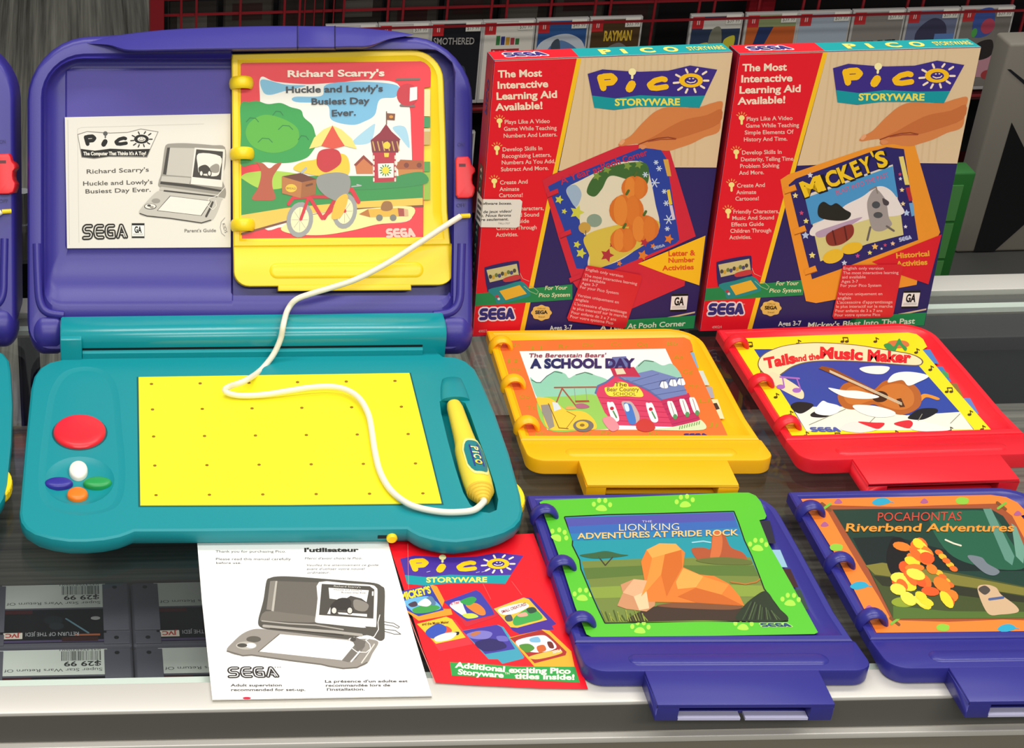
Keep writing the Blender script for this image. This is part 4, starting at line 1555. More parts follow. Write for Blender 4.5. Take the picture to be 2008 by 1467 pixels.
# ---- the green paw page
PAW = [(1058, 985), (1066, 981), (1250, 974), (1440, 966), (1468, 966), (1482, 972), (1492, 984), (1503, 1012), (1500, 1018), (1489, 1020), (1508, 1068), (1550, 1142), (1604, 1240), (1597, 1243.5), (1400, 1247), (1160, 1249), (1150, 1244), (1128, 1190), (1098, 1095)]


def paw(A, x, y, s, rot, col, l):
    c, q = cos(rot), sin(rot)
    f_ = lambda u, v: (x + s * (u * c - v * q), y + s * .8 * (u * q + v * c))
    A.curve([f_(-.6, .35), f_(-.35, -.1), f_(0, -.25), f_(.35, -.1), f_(.6, .35), f_(.3, .55), f_(-.3, .55)], col, l)
    for u, v in ((-.85, -.25), (-.35, -.8), (.3, -.85), (.85, -.35)):
        p = f_(u, v)
        A.ell(p[0], p[1], s * .22, s * .27, col, l, n=12)


def cover_paw(A, loc):
    A.poly(PAW, '#55bd2c', 1)
    C = crop(A, 1020, 940, 2.7845)
    for x0, y0, x1, y1, col in ((1312, 225, 1395, 350, '#1f2030'), (1370, 385, 1460, 480, '#8fb8cc'), (1425, 488, 1520, 590, '#3a1a1c'), (1480, 600, 1575, 710, '#2c4434')):
        C.poly([(x0 - 10, y0), (x0 + 50, y0), (x1, y1), (x1 - 70, y1)], col, -8)
    for x, y, r in ((445, 150, .1), (900, 130, -.1), (205, 312, .6), (1298, 368, .1), (340, 640, .1), (1475, 668, .1), (655, 818, .1), (1218, 800, .1)):
        paw(C, x, y, 52, r, '#a6e24a', 2)
    sc_ = [(245, 208), (480, 196), (760, 190), (1165, 178), (1190, 240), (1222, 335), (1262, 420), (1300, 520), (1330, 600), (1390, 680), (1458, 772), (1240, 774), (1000, 770), (760, 776), (465, 782), (425, 700), (398, 640), (335, 490), (328, 440), (288, 360), (290, 330)]
    C.line(sc_, 13, '#0b0d0a', 2, True)
    C.poly(sc_, '#16909c', 3)
    clip = lambda pts: pts
    C.poly([(248, 211), (760, 193), (1163, 181), (1178, 225), (900, 236), (600, 240), (262, 258)], '#4a4fa2', 4)
    C.poly([(262, 258), (600, 240), (900, 236), (1178, 225), (1192, 262), (900, 280), (600, 286), (272, 296)], '#2f63ac', 4)
    C.poly([(272, 296), (600, 286), (900, 280), (1192, 262), (1204, 300), (900, 318), (600, 326), (286, 335)], '#2079ac', 4)
    C.poly([(335, 448), (600, 436), (940, 428), (1258, 425), (1300, 520), (1330, 600), (1458, 772), (465, 782), (400, 640)], '#6f8038', 4)
    C.poly([(345, 485), (700, 470), (1275, 470), (1302, 528), (700, 520), (362, 545)], '#55702e', 5)
    C.poly([(380, 590), (800, 570), (1318, 580), (1345, 640), (800, 640), (405, 650)], '#83983a', 5)
    C.curve([(325, 415), (400, 402), (470, 392), (545, 408), (590, 415), (500, 428), (400, 432)], '#2f5c38', 6)
    C.line([(465, 470), (430, 425)], 6, '#3a3326', 6)
    C.line([(465, 470), (505, 425)], 6, '#3a3326', 6)
    C.curve([(935, 380), (1000, 372), (1040, 378), (1050, 300), (1080, 275), (1120, 310), (1150, 370), (1215, 400), (1235, 440), (1160, 452), (1000, 440), (965, 435)], '#a8502c', 6)
    C.curve([(1045, 375), (1055, 300), (1085, 282), (1105, 330), (1090, 420), (1040, 435)], '#c96a38', 7)
    C.curve([(960, 440), (1100, 425), (1245, 440), (1250, 465), (1050, 462)], '#5f6a30', 8)
    C.line([(940, 345), (1000, 338), (1040, 345)], 8, '#8cc4d0', 6)
    # plain warm boulders sit where the picture's figures are
    C.curve([(585, 776), (640, 730), (760, 690), (960, 672), (1160, 690), (1215, 700), (1260, 770), (1000, 768), (760, 774)], '#3a2a1e', 7)
    C.curve([(745, 690), (900, 668), (1100, 672), (1210, 695), (1150, 712), (900, 705)], '#7a4a2c', 8)
    C.poly([(640, 668), (680, 560), (660, 450), (690, 385), (760, 350), (850, 352), (900, 400), (890, 480), (980, 520), (1060, 528), (1140, 570), (1200, 640), (1225, 692), (960, 674)], '#d9772a', 9)
    C.poly([(690, 385), (760, 350), (850, 352), (880, 385), (790, 410), (720, 430)], '#eba04a', 10)
    C.poly([(720, 430), (790, 410), (770, 520), (700, 600), (660, 640), (690, 560)], '#e58c38', 10)
    C.poly([(790, 410), (880, 385), (885, 480), (840, 560), (800, 640), (770, 520)], '#c9661f', 10)
    C.poly([(890, 485), (1000, 530), (960, 590), (860, 600), (850, 560)], '#eba04a', 10)
    C.poly([(1000, 530), (1140, 575), (1100, 630), (960, 592)], '#e08a36', 10)
    C.poly([(960, 592), (1100, 630), (1220, 690), (960, 672), (860, 640)], '#c4621f', 10)
    C.line([(1150, 560), (1230, 572), (1290, 560), (1308, 545)], 8, '#b07030', 9)
    C.poly([(530, 690), (560, 620), (548, 575), (620, 545), (720, 555), (745, 600), (735, 690), (690, 722), (580, 708)], '#c48a60', 9)
    C.poly([(560, 620), (620, 545), (720, 555), (690, 610), (620, 640)], '#d8a67c', 10)
    C.poly([(620, 640), (690, 610), (705, 705), (650, 715)], '#e6c094', 10)
    for k in range(16):
        x = 470 + 15 * k
        C.line([(x, 772), (x - 25 + 6 * (k % 3), 715 + 9 * (k % 4))], 6, ('#7c8a30', '#4a5a20', '#95a040')[k % 3], 11)
    C.curve([(1190, 770), (1215, 700), (1280, 640), (1345, 612), (1400, 690), (1456, 770)], '#23301c', 9)
    for k in range(13):
        C.line([(1215 + 17 * k, 765), (1262 + 10 * k, 670 - 4 * (k % 3) + 5 * k)], 5, ('#3f5230', '#151c10', '#54663c')[k % 3], 10)
    C.text('THE', (665, 236), (720, 235), 11, '#c9c6d8', 12)
    C.text('LION KING', (540, 281), (868, 276), 36, '#dcd2b4', 12, -.005)
    C.text('ADVENTURES AT PRIDE ROCK', (312, 326), (1192, 305), 31, '#e6bd78', 12, .02)
    sega(C, [(1305, 784), (1465, 784), (1483, 806), (1320, 807)], '#23456e', None, 4, '#a8d870')


cart_b, _m = px_cart('story_cartridge', 'indigo story cartridge with green paw print cover, at the counter edge beside the flyer', (.3615, .7918, -.0232), BLUEP, cover_paw, PAW, zp=.0112)

# ---- the orange framed forest page
POSE_P = (.5869, .7884, -.0115)
MP = frame(*POSE_P)
pl_ = lambda u, v: PR(MP(Vector((u, v, ZP))))
FOR = [(1567, 978), (1574, 973.5), (1700, 973)] + [pl_(*q) for q in ((.1, .4765), (.166, .4775), (.178, .474), (.184, .4655), (.186, .449), (.179, .4475), (.1815, .37), (.1835, .3))] + [(1717, 1241), (1700, 1205), (1640, 1090), (1590, 1010)]


def cover_forest(A, loc):
    A.poly(FOR, '#f5802f', 1)
    C = crop(A, 1500, 940, 2.7835)
    br_ = [(300, 140), (700, 150), (1000, 140), (1262, 132), (1350, 200), (1420, 330), (1560, 560), (1680, 780), (1300, 765), (1000, 778), (690, 768), (620, 640), (520, 480), (430, 330), (345, 180)]
    C.poly(br_, '#9c4c28', 2)
    sc_ = [(368, 165), (700, 160), (1225, 158), (1300, 200), (1400, 345), (1540, 560), (1650, 755), (1200, 752), (700, 762), (560, 480)]
    C.poly(sc_, '#17382c', 3)
    C.poly([(480, 320), (700, 310), (1000, 390), (1440, 420), (1500, 500), (1000, 500), (560, 480)], '#0e1f1c', 4)
    C.curve([(900, 200), (1100, 170), (1240, 190), (1330, 320), (1420, 480), (1200, 480), (1000, 400)], '#1f5a40', 4)
    C.poly([(1190, 160), (1235, 160), (1362, 420), (1350, 470), (1310, 440)], '#5a8a78', 5)
    C.poly([(1345, 240), (1372, 260), (1420, 380), (1410, 460), (1370, 420)], '#6a9884', 5)
    C.poly([(560, 470), (640, 460), (1000, 500), (1440, 590), (1540, 640), (1650, 755), (700, 762)], '#3f4a20', 5)
    C.poly([(548, 470), (640, 455), (930, 500), (1250, 560), (1560, 620), (1580, 660), (1200, 600), (600, 520)], '#7a742e', 6)
    C.poly([(590, 525), (900, 560), (1300, 620), (1590, 670), (1600, 690), (1200, 650), (640, 580)], '#2a2c18', 6)
    C.poly([(700, 690), (1000, 720), (1630, 725), (1650, 755), (700, 762)], '#4f6a28', 6)
    C.ell(760, 670, 70, 28, '#8a9a28', 7)
    # plain flowering bush in orange and yellow with a dark rock behind it, a grey stone and a tan stone
    C.curve([(670, 380), (700, 320), (760, 330), (780, 420), (790, 560), (750, 590), (690, 520), (665, 450)], '#0d0b0c', 7)
    rnd = random.Random(3)
    for k in range(46):
        q = rnd.random()
        x = 770 + (-60 + 330 * rnd.random()) * (.35 + .65 * q)
        y = 345 + 330 * q
        C.ell(x, y, 30 + 26 * rnd.random(), 20 + 14 * rnd.random(), ('#e2661f', '#e87a22', '#f3cf2c', '#f5d84a', '#d9551c')[k % 5], 8 + k * .08, rnd.random(), 12)
    for k in range(9):
        C.ell(950 + 20 * (k % 5), 400 + 22 * k, 24, 15, ('#e2661f', '#f0b02c')[k % 2], 9, .4, 12)
    C.curve([(1105, 420), (1180, 425), (1215, 460), (1280, 500), (1250, 525), (1190, 505)], '#6f7880', 7)
    C.line([(985, 330), (1030, 350), (1070, 362)], 9, '#d8d4bc', 8)
    C.curve([(1160, 600), (1200, 575), (1260, 590), (1290, 630), (1370, 690), (1380, 725), (1290, 738), (1215, 730)], '#c8a884', 8)
    C.curve([(1165, 600), (1200, 580), (1230, 605), (1200, 630)], '#4a423c', 9)
    C.line([(1225, 655), (1300, 645)], 14, '#4a5a88', 9)
    for x, y, col in ((400, 120, '#a85a86'), (870, 118, '#a85a86'), (326, 245, '#a85a86'), (1380, 185, '#a85a86'), (568, 700, '#a85a86')):
        C.curve([(x - 22, y + 8), (x, y - 14), (x + 22, y + 6), (x, y + 14)], col, 3)
    for x, y in ((635, 120), (515, 578), (1320, 810)):
        C.curve([(x - 50, y + 6), (x - 20, y - 16), (x + 25, y - 18), (x + 50, y + 4), (x + 10, y + 20), (x - 28, y + 22)], '#2aa0c0', 3)
        C.line([(x + 20, y), (x + 66, y + 6)], 6, '#2aa0c0', 3)
    for x, y in ((1075, 118), (388, 372), (970, 810)):
        C.curve([(x - 34, y - 4), (x - 10, y - 20), (x + 34, y - 12), (x + 28, y + 16), (x - 20, y + 16)], '#8bc23a', 3)
    for x, y in ((335, 150), (1292, 145), (710, 775)):
        C.line([(x - 24, y - 18), (x + 22, y + 18)], 16, '#7a4a20', 4)
        C.line([(x - 20, y + 14), (x + 22, y - 16)], 14, '#78b03a', 5)
    C.text('POCAHONTAS', (615, 228), (1072, 224), 46, '#c8402c', 11, .0, .08)
    C.text('Riverbend Adventures', (440, 284), (1358, 284), 42, '#e8922e', 11, .02, .15)


cart_p, _m = px_cart('story_cartridge', 'indigo story cartridge with orange framed forest cover, at the far right counter edge', POSE_P, BLUEP, cover_forest, FOR)

# ---- the story book that sits in the lid's right bay
C0_ = -.0172
oL = LP(457.4, 564, C0_)
BX = (LP(870, 561, C0_) - oL).normalized()


def ML(v):
    return oL + BX * v.x + lb * ((v.y - .2515) * .972) + ln * v.z


lt = thing('story_cartridge', 'bright yellow story cartridge with red bordered cover, standing in the purple lid', 'story cartridge', ML(Vector((.105, .2515, 0))), TH)
cart_geometry(lt, ML, YEL, tab=.0055)
cp = C0_ + .0092
HUC = [(472, 126), (476, 123.5), (650, 122), (825, 120), (836, 124), (843, 132), (845, 142), (844.5, 170), (832, 172.5), (831, 300), (830, 470), (827, 476.5), (650, 480), (480, 481), (474, 477), (472, 430)]
mm_ = MB()
mm_.loft([[LP(x, y, cp - .0016) for x, y in HUC], [LP(x, y, cp - .00006) for x, y in HUC]])
mm_.obj('page_stack', MATS['page_edge'], lt)
A = Art(lambda x, y, l: LP(x, y, cp + .00006 * l))
for x0, y0, x1, y1, col in ((829, 175, 843.5, 228, '#e9dca0'), (829, 229, 843.5, 250, '#43935a'), (829, 252, 843.5, 258, '#d8cfa0'), (829, 258, 843.5, 284, '#c8a964'), (829, 317, 843.5, 337, '#4f9a46'), (829, 338, 843.5, 392, '#93b93a')):
    A.rect(x0, y0, x1, y1, col, -6)
A.poly(HUC, '#e4343e', 1)
A.curve([(511, 152), (540, 160), (600, 165), (660, 162), (720, 157), (779, 164), (790, 205), (803, 210), (806, 260), (808, 320), (808, 395), (803, 432), (740, 440), (690, 452), (630, 461), (570, 458), (552, 446), (515, 440), (512, 300), (510, 200)], '#efece2', 2)
A.curve([(513, 156), (560, 166), (600, 168), (560, 178), (530, 186), (516, 180)], '#7cb9d6', 3)
A.curve([(640, 166), (700, 160), (778, 167), (776, 190), (745, 195), (735, 225), (715, 238), (690, 245), (650, 235), (640, 205), (580, 200), (578, 190), (630, 188)], '#76b6d8', 3)
A.curve([(690, 280), (730, 245), (735, 250), (725, 280)], '#a4cfe2', 3)
A.curve([(770, 250), (795, 250), (803, 290), (785, 270)], '#a4cfe2', 3)
A.rect(473, 345, 828, 400, '#2f8f43', 3)
A.curve([(474, 345), (490, 338), (540, 335), (600, 345), (590, 360), (520, 372), (474, 350)], '#a8cc46', 4)
A.poly([(473, 372), (560, 362), (690, 355), (829, 352), (829, 392), (700, 398), (560, 412), (473, 424)], '#2f8f43', 4)
A.poly([(473, 422), (560, 408), (690, 396), (829, 388), (829, 402), (700, 408), (600, 420), (473, 458)], '#ecc04c', 5)
A.line([(473, 459), (600, 424), (700, 410), (829, 404)], 4, '#7a4a2c', 6)
A.curve([(552, 446), (600, 424), (700, 411), (806, 405), (800, 432), (740, 440), (690, 452), (630, 461), (570, 458)], '#f0e39a', 6)
A.curve([(472, 205), (490, 200), (505, 198), (525, 204), (550, 202), (570, 210), (590, 216), (596, 230), (612, 245), (618, 262), (622, 280), (612, 298), (600, 310), (575, 318), (545, 320), (520, 318), (495, 322), (472, 322), (472.5, 260)], '#2f9a48', 6)
A.curve([(490, 240), (520, 225), (560, 235), (585, 255), (580, 285), (540, 300), (500, 290), (482, 265)], '#55ac38', 7)
for x, y, rx in ((495, 235, 12), (560, 250, 14), (520, 275, 14), (595, 270, 10), (545, 222, 10)):
    A.line([(x - rx, y + 4), (x - rx * .4, y - 4), (x + rx * .5, y - 3), (x + rx, y + 4)], 1.6, '#1f7a3a', 8)
A.curve([(497, 318), (506, 322), (512, 340), (506, 368), (494, 390), (515, 393), (540, 390), (534, 365), (536, 345), (552, 320), (540, 322), (528, 330), (515, 320)], '#b4553a', 7)
A.curve([(690, 352), (700, 345), (715, 350), (740, 347), (770, 350), (790, 342), (829, 338), (829, 362), (690, 372)], '#2f8a48', 7)
A.poly([(696, 322), (713, 307), (731, 322), (731, 341), (699, 341)], '#c87545', 7)
A.poly([(694, 323), (713, 304), (733, 323), (729, 325), (713, 311), (698, 326)], '#8f3a2c', 8)
A.poly([(779, 318), (790, 314), (829, 316), (829, 346), (782, 348)], '#c4803c', 7)
A.poly([(776, 327), (785, 313), (829, 315), (829, 332), (780, 332)], '#a85a2e', 8)
for x in (797, 822):
    A.ell(x, 324, 5, 5, '#7a3a2c', 9)
A.poly([(731, 298), (776, 298), (777, 356), (733, 358)], '#b52c3c', 8)
for k in range(5):
    A.line([(733, 306 + 11 * k), (733, 311 + 11 * k)], 3, '#e8d8c8', 9)
    A.line([(775, 306 + 11 * k), (775, 311 + 11 * k)], 3, '#e8d8c8', 9)
A.poly([(727, 275), (784, 274), (781, 299), (730, 299)], '#7a2a34', 8)
for k in range(6):
    A.line([(731 + 9.5 * k, 278), (735 + 9.5 * k, 295)], 2.5, '#c9a05a', 9)
A.ell(758.5, 285, 7, 7, '#e8c83a', 10)
A.poly([(757, 243), (768, 258), (786, 274), (727, 275), (745, 260)], '#8c2434', 8)
A.line([(758, 243), (758, 219)], 2, '#7a5040', 8)
A.poly([(759, 222), (775, 223), (774, 236), (759, 235)], '#7a4a34', 8)
A.ell(767, 229, 4, 3, '#d9903a', 9)
A.poly([(741, 321), (772, 320), (772, 348), (742, 349)], '#ecebe0', 9)
for k in range(12):
    A.line([(756, 334), (756 + 11 * cos(k * pi / 6), 334 + 11 * sin(k * pi / 6))], 2.4, '#4f8a3a', 10)
A.ell(756, 334, 7, 7, '#ecd23c', 11)
A.poly([(753, 300), (763, 300), (762, 308), (754, 308)], '#ecc83a', 9)
# red balloon at the top right
A.ell(799, 186, 21, 22, '#c4303c', 8)
A.line([(778, 156), (822, 155)], 4, '#6f6a60', 8)
A.poly([(804, 172), (818, 170), (818, 195), (803, 199)], '#efece6', 9)
A.line([(786, 207), (812, 208)], 5, '#7a6a66', 8)
# red bicycle with its brown crate; a yellow pack and grey bag ride on it
for x, y, rx, ry in ((588, 431, 26, 35), (676, 414, 24, 35)):
    A.ell(x, y, rx, ry, '#9b9c9a', 9, .15)
    A.ell(x, y, rx * .68, ry * .72, '#efe6b8', 10, .15)
    for k in range(4):
        A.line([(x - rx * .6 * cos(k * .8), y - ry * .65 * sin(k * .8)), (x + rx * .6 * cos(k * .8), y + ry * .65 * sin(k * .8))], 1, '#b8b4a0', 11)
A.line([(606, 384), (590, 430)], 6, '#d02a38', 12)
A.line([(608, 388), (632, 428), (664, 400), (676, 414)], 7, '#d02a38', 12)
A.line([(610, 386), (660, 386), (636, 428)], 7, '#c42634', 12)
A.line([(660, 376), (690, 372), (703, 396)], 8, '#d02a38', 12)
A.line([(566, 400), (575, 388), (600, 386)], 7, '#d02a38', 12)
A.line([(690, 366), (708, 364), (700, 362)], 2.5, '#a8b0a8', 11)
A.poly([(553, 346), (592, 357.5), (589.5, 388.5), (553, 379)], '#b8743a', 13)
A.poly([(592, 357.5), (620.5, 351.5), (618.5, 381.5), (589.5, 388.5)], '#a05f2c', 13)
A.poly([(553, 346), (590, 339), (620.5, 351.5), (592, 357.5)], '#6a3420', 13)
A.ell(571, 369, 11, 8, '#e8c03a', 14)
A.text('BREAD', (562, 371), (580, 372), 4, '#8a5a20', 15)
A.line([(601, 364), (612, 361)], 4, '#6a3a1c', 14)
A.curve([(575, 331), (590, 318), (620, 312), (635, 300), (660, 300), (680, 306), (686, 330), (680, 344), (660, 340), (630, 345), (600, 340)], '#ecc435', 12)
A.curve([(624, 300), (640, 292), (664, 296), (668, 320), (640, 338), (622, 325)], '#c22c34', 13)
A.curve([(625, 345), (660, 338), (684, 345), (686, 370), (670, 395), (640, 385), (622, 365)], '#8f908c', 13)
A.curve([(660, 392), (678, 380), (682, 392), (672, 420), (660, 430), (650, 425)], '#e8b83a', 14)
A.poly([(606, 292), (616, 270), (634, 254), (652, 246), (670, 254), (690, 272), (700, 292), (676, 286), (653, 292), (630, 286)], '#efd978', 12)
A.poly([(652, 246), (664, 268), (676, 286), (653, 292), (630, 286), (641, 266)], '#d9503c', 13)
A.line([(653, 292), (653, 318)], 2.5, '#7a6a4a', 12)
A.line([(592, 338), (600, 330)], 5, '#a8b4b8', 15)
# a yellow pencil car on the road
A.poly([(704, 420), (722, 410), (780, 408), (782, 424), (726, 426)], '#e0b038', 9)
A.poly([(704, 420), (722, 410), (726, 426)], '#b8702c', 10)
A.poly([(780, 408), (792, 409), (793, 424), (782, 424)], '#a84a3c', 10)
A.poly([(792, 409), (800, 411), (801, 424), (793, 424)], '#d8b080', 10)
for x in (744, 771):
    A.ell(x, 427, 6.5, 6.5, '#7c7a70', 11)
A.curve([(747, 410), (752, 396), (766, 396), (770, 409), (758, 414)], '#9a6a38', 11)
A.text("Richard Scarry's", (564, 151), (754, 149), 12.5, '#f5e4cf', 16, .035)
A.text("Huckle and Lowly's", (561, 182), (751, 179), 12, '#3a4046', 16, .025)
A.text('Busiest Day', (611, 205), (725, 203), 12, '#3a4046', 16, .025)
A.text('Ever.', (651, 228), (698, 226), 12, '#3a4046', 16, .025)
sega(A, [(756, 448), (810, 447), (815, 465), (757, 467)], '#f6c4b8', None, 10)
A.obj('cover_page', 'print_gloss', lt, label='printed cover page')

# ---- the leaflet in the left half of the lid
LC = [(127, 230), (452, 223), (452.4, 485), (131.5, 487)]
lf = thing('leaflet', "black and white parent's guide leaning in the left half of the purple lid", 'leaflet', LP(290, 487, -.0166), TH)
m = MB()
m.loft([[LP(x, y, -.0164) for x, y in LC], [LP(x, y, -.0152) for x, y in LC]])
m.obj('pages', plastic('paper_white', '#efebe2', .6, .3), lf)
A = Art(lambda x, y, l: LP(x, y, -.01512 + .00006 * l))
A.poly(LC, '#e6e0d4', 0)
A.line([(133, 235), (136, 480)], 1, '#c9c2b6', 1)
A.line([(152, 253), (155, 476)], .8, '#cbc5ba', 1)
A.line([(152, 253), (160, 250), (400, 243)], .8, '#cbc5ba', 1)
C = crop(A, 130, 220, 5.433)
pico(A, [(153, 254), (309, 254), (309, 310), (153, 310)], '#e9e3d8', '#22211f', '#22211f', '#2a2927', 'The Computer That Thinks It\'s A Toy!', '#efe9dd', 2, True, '#e6e0d4', '#8a857c')
C.text("Richard Scarry's", (218, 655), (880, 632), 44, '#55524c', 3, .01)
C.text("Huckle and Lowly's", (180, 782), (920, 764), 44, '#55524c', 3, .01)
C.text('Busiest Day Ever.', (205, 866), (900, 846), 44, '#55524c', 3, .01)
sega(C, [(165, 1190), (640, 1185), (655, 1350), (165, 1366)], '#2b2926', '#e6e0d4', 3)
C.rect(696, 1182, 834, 1342, '#77736b', 3)
rating(C, [(700, 1186), (830, 1186), (830, 1338), (700, 1338)], 4)
C.text("Parent's Guide", (1260, 1280), (1595, 1276), 34, '#6a665f', 3, .01)
C.line([(1690, 1125), (1650, 1170), (1640, 1230), (1655, 1290), (1690, 1320)], 5, '#8a857c', 3)
C.text('KIDS', (1660, 1190), (1690, 1290), 30, '#77736b', 3, .0)


def toy_drawing(C, dk, md, lt_, wh, l):
    """halftone drawing of the toy, used on both papers; coordinates of the leaflet enlargement"""
    C.curve([(1050, 380), (1070, 345), (1110, 335), (1240, 330), (1400, 338), (1560, 352), (1690, 372), (1695, 560), (1660, 700), (1700, 830), (1690, 910), (1640, 905), (1400, 870), (1200, 835), (1000, 800), (985, 740), (1010, 660), (1030, 520)], md, l, 4)
    C.poly([(1075, 378), (1110, 376), (1070, 668), (1030, 660)], dk, l + 1)
    C.poly([(1105, 378), (1368, 384), (1338, 690), (1065, 668)], lt_, l + 2)
    C.poly([(1020, 680), (1330, 700), (1310, 765), (1005, 735)], lt_, l + 2)
    C.poly([(1005, 738), (1310, 768), (1660, 830), (1655, 850), (1300, 800), (1000, 765)], dk, l + 2)
    C.poly([(1368, 378), (1690, 395), (1692, 470), (1660, 800), (1325, 765)], wh, l + 3)
    C.poly([(1385, 395), (1670, 420), (1648, 722), (1345, 690)], dk, l + 4)
    C.curve([(1410, 440), (1640, 470), (1640, 600), (1600, 680), (1430, 660), (1400, 560)], wh, l + 5, 4)
    C.curve([(1530, 590), (1590, 550), (1630, 570), (1620, 640), (1550, 640)], md, l + 6, 4)
    C.curve([(1410, 590), (1480, 560), (1530, 600), (1520, 650), (1430, 650)], dk, l + 6, 4)
    for x in (1438, 1525):
        C.ell(x, 652, 24, 36, dk, l + 7)
        C.ell(x, 652, 14, 24, wh, l + 8)
    C.poly([(1000, 800), (1020, 795), (1630, 880), (1620, 905), (990, 830)], lt_, l + 2)
    C.poly([(1040, 828), (1610, 892), (1606, 905), (1036, 845)], dk, l + 3)
    C.curve([(960, 850), (1030, 845), (1300, 870), (1640, 915), (1650, 945), (1600, 1080), (1545, 1155), (1440, 1180), (1340, 1165), (1100, 1130), (920, 1105), (830, 1105), (785, 1085), (778, 1050), (850, 960)], lt_, l + 1, 4)
    C.line([(785, 1080), (860, 1106), (1100, 1130), (1340, 1165), (1440, 1180), (1540, 1150)], 12, dk, l + 2)
    C.poly([(1105, 890), (1545, 945), (1440, 1105), (965, 1050)], dk, l + 2)
    C.poly([(1110, 895), (1535, 948), (1434, 1100), (975, 1046)], wh, l + 3)
    C.ell(955, 945, 46, 26, md, l + 3)
    C.ell(895, 1005, 66, 32, dk, l + 3)
    C.ell(895, 1003, 58, 26, wh, l + 4)
    C.ell(882, 995, 20, 12, dk, l + 5)
    C.ell(910, 1012, 22, 12, md, l + 5)
    C.line([(1560, 960), (1530, 1030), (1490, 1110)], 22, dk, l + 4)
    C.line([(1695, 640), (1690, 800), (1610, 890), (1520, 920), (1500, 990), (1560, 1040), (1600, 1000), (1590, 940)], 7, wh, l + 5)


toy_drawing(C, '#4a4742', '#9d978d', '#c6c0b5', '#ece6db', 5)
A.obj('front_print', 'print_paper', lf)


# ================================================================ the two cardboard boxes
BW, BH, BD, BL_ = .2181, .2786, .0279, .0973
BOXP = [(.3799, 1.5552, .0223), (.6016, 1.5545, .0025)]


class BoxFrame:
    def __init__(s, x, y, th):
        s.X = Vector((cos(th), sin(th), 0))
        Y = Vector((-sin(th), cos(th), 0))
        s.Hh = Y * sin(BL_) + Vector((0, 0, 1)) * cos(BL_)
        s.D = Y * cos(BL_) - Vector((0, 0, 1)) * sin(BL_)
        s.O = Vector((x, y, .0028))

    def at(s, a, h, d=0.):
        return s.O + s.X * a + s.Hh * h + s.D * d

    def px(s, x, y):          # photo pixel on the front face -> (across, up)
        p = UP(x, y, s.O, -s.D) - s.O
        return p.dot(s.X), p.dot(s.Hh)


BF = [BoxFrame(*p) for p in BOXP]
RED, NAVY, CREAM, YLW, GRB, TL2 = '#e61426', '#2b2160', '#e0c69c', '#fbc41c', '#1d8a4c', '#10a0a2'


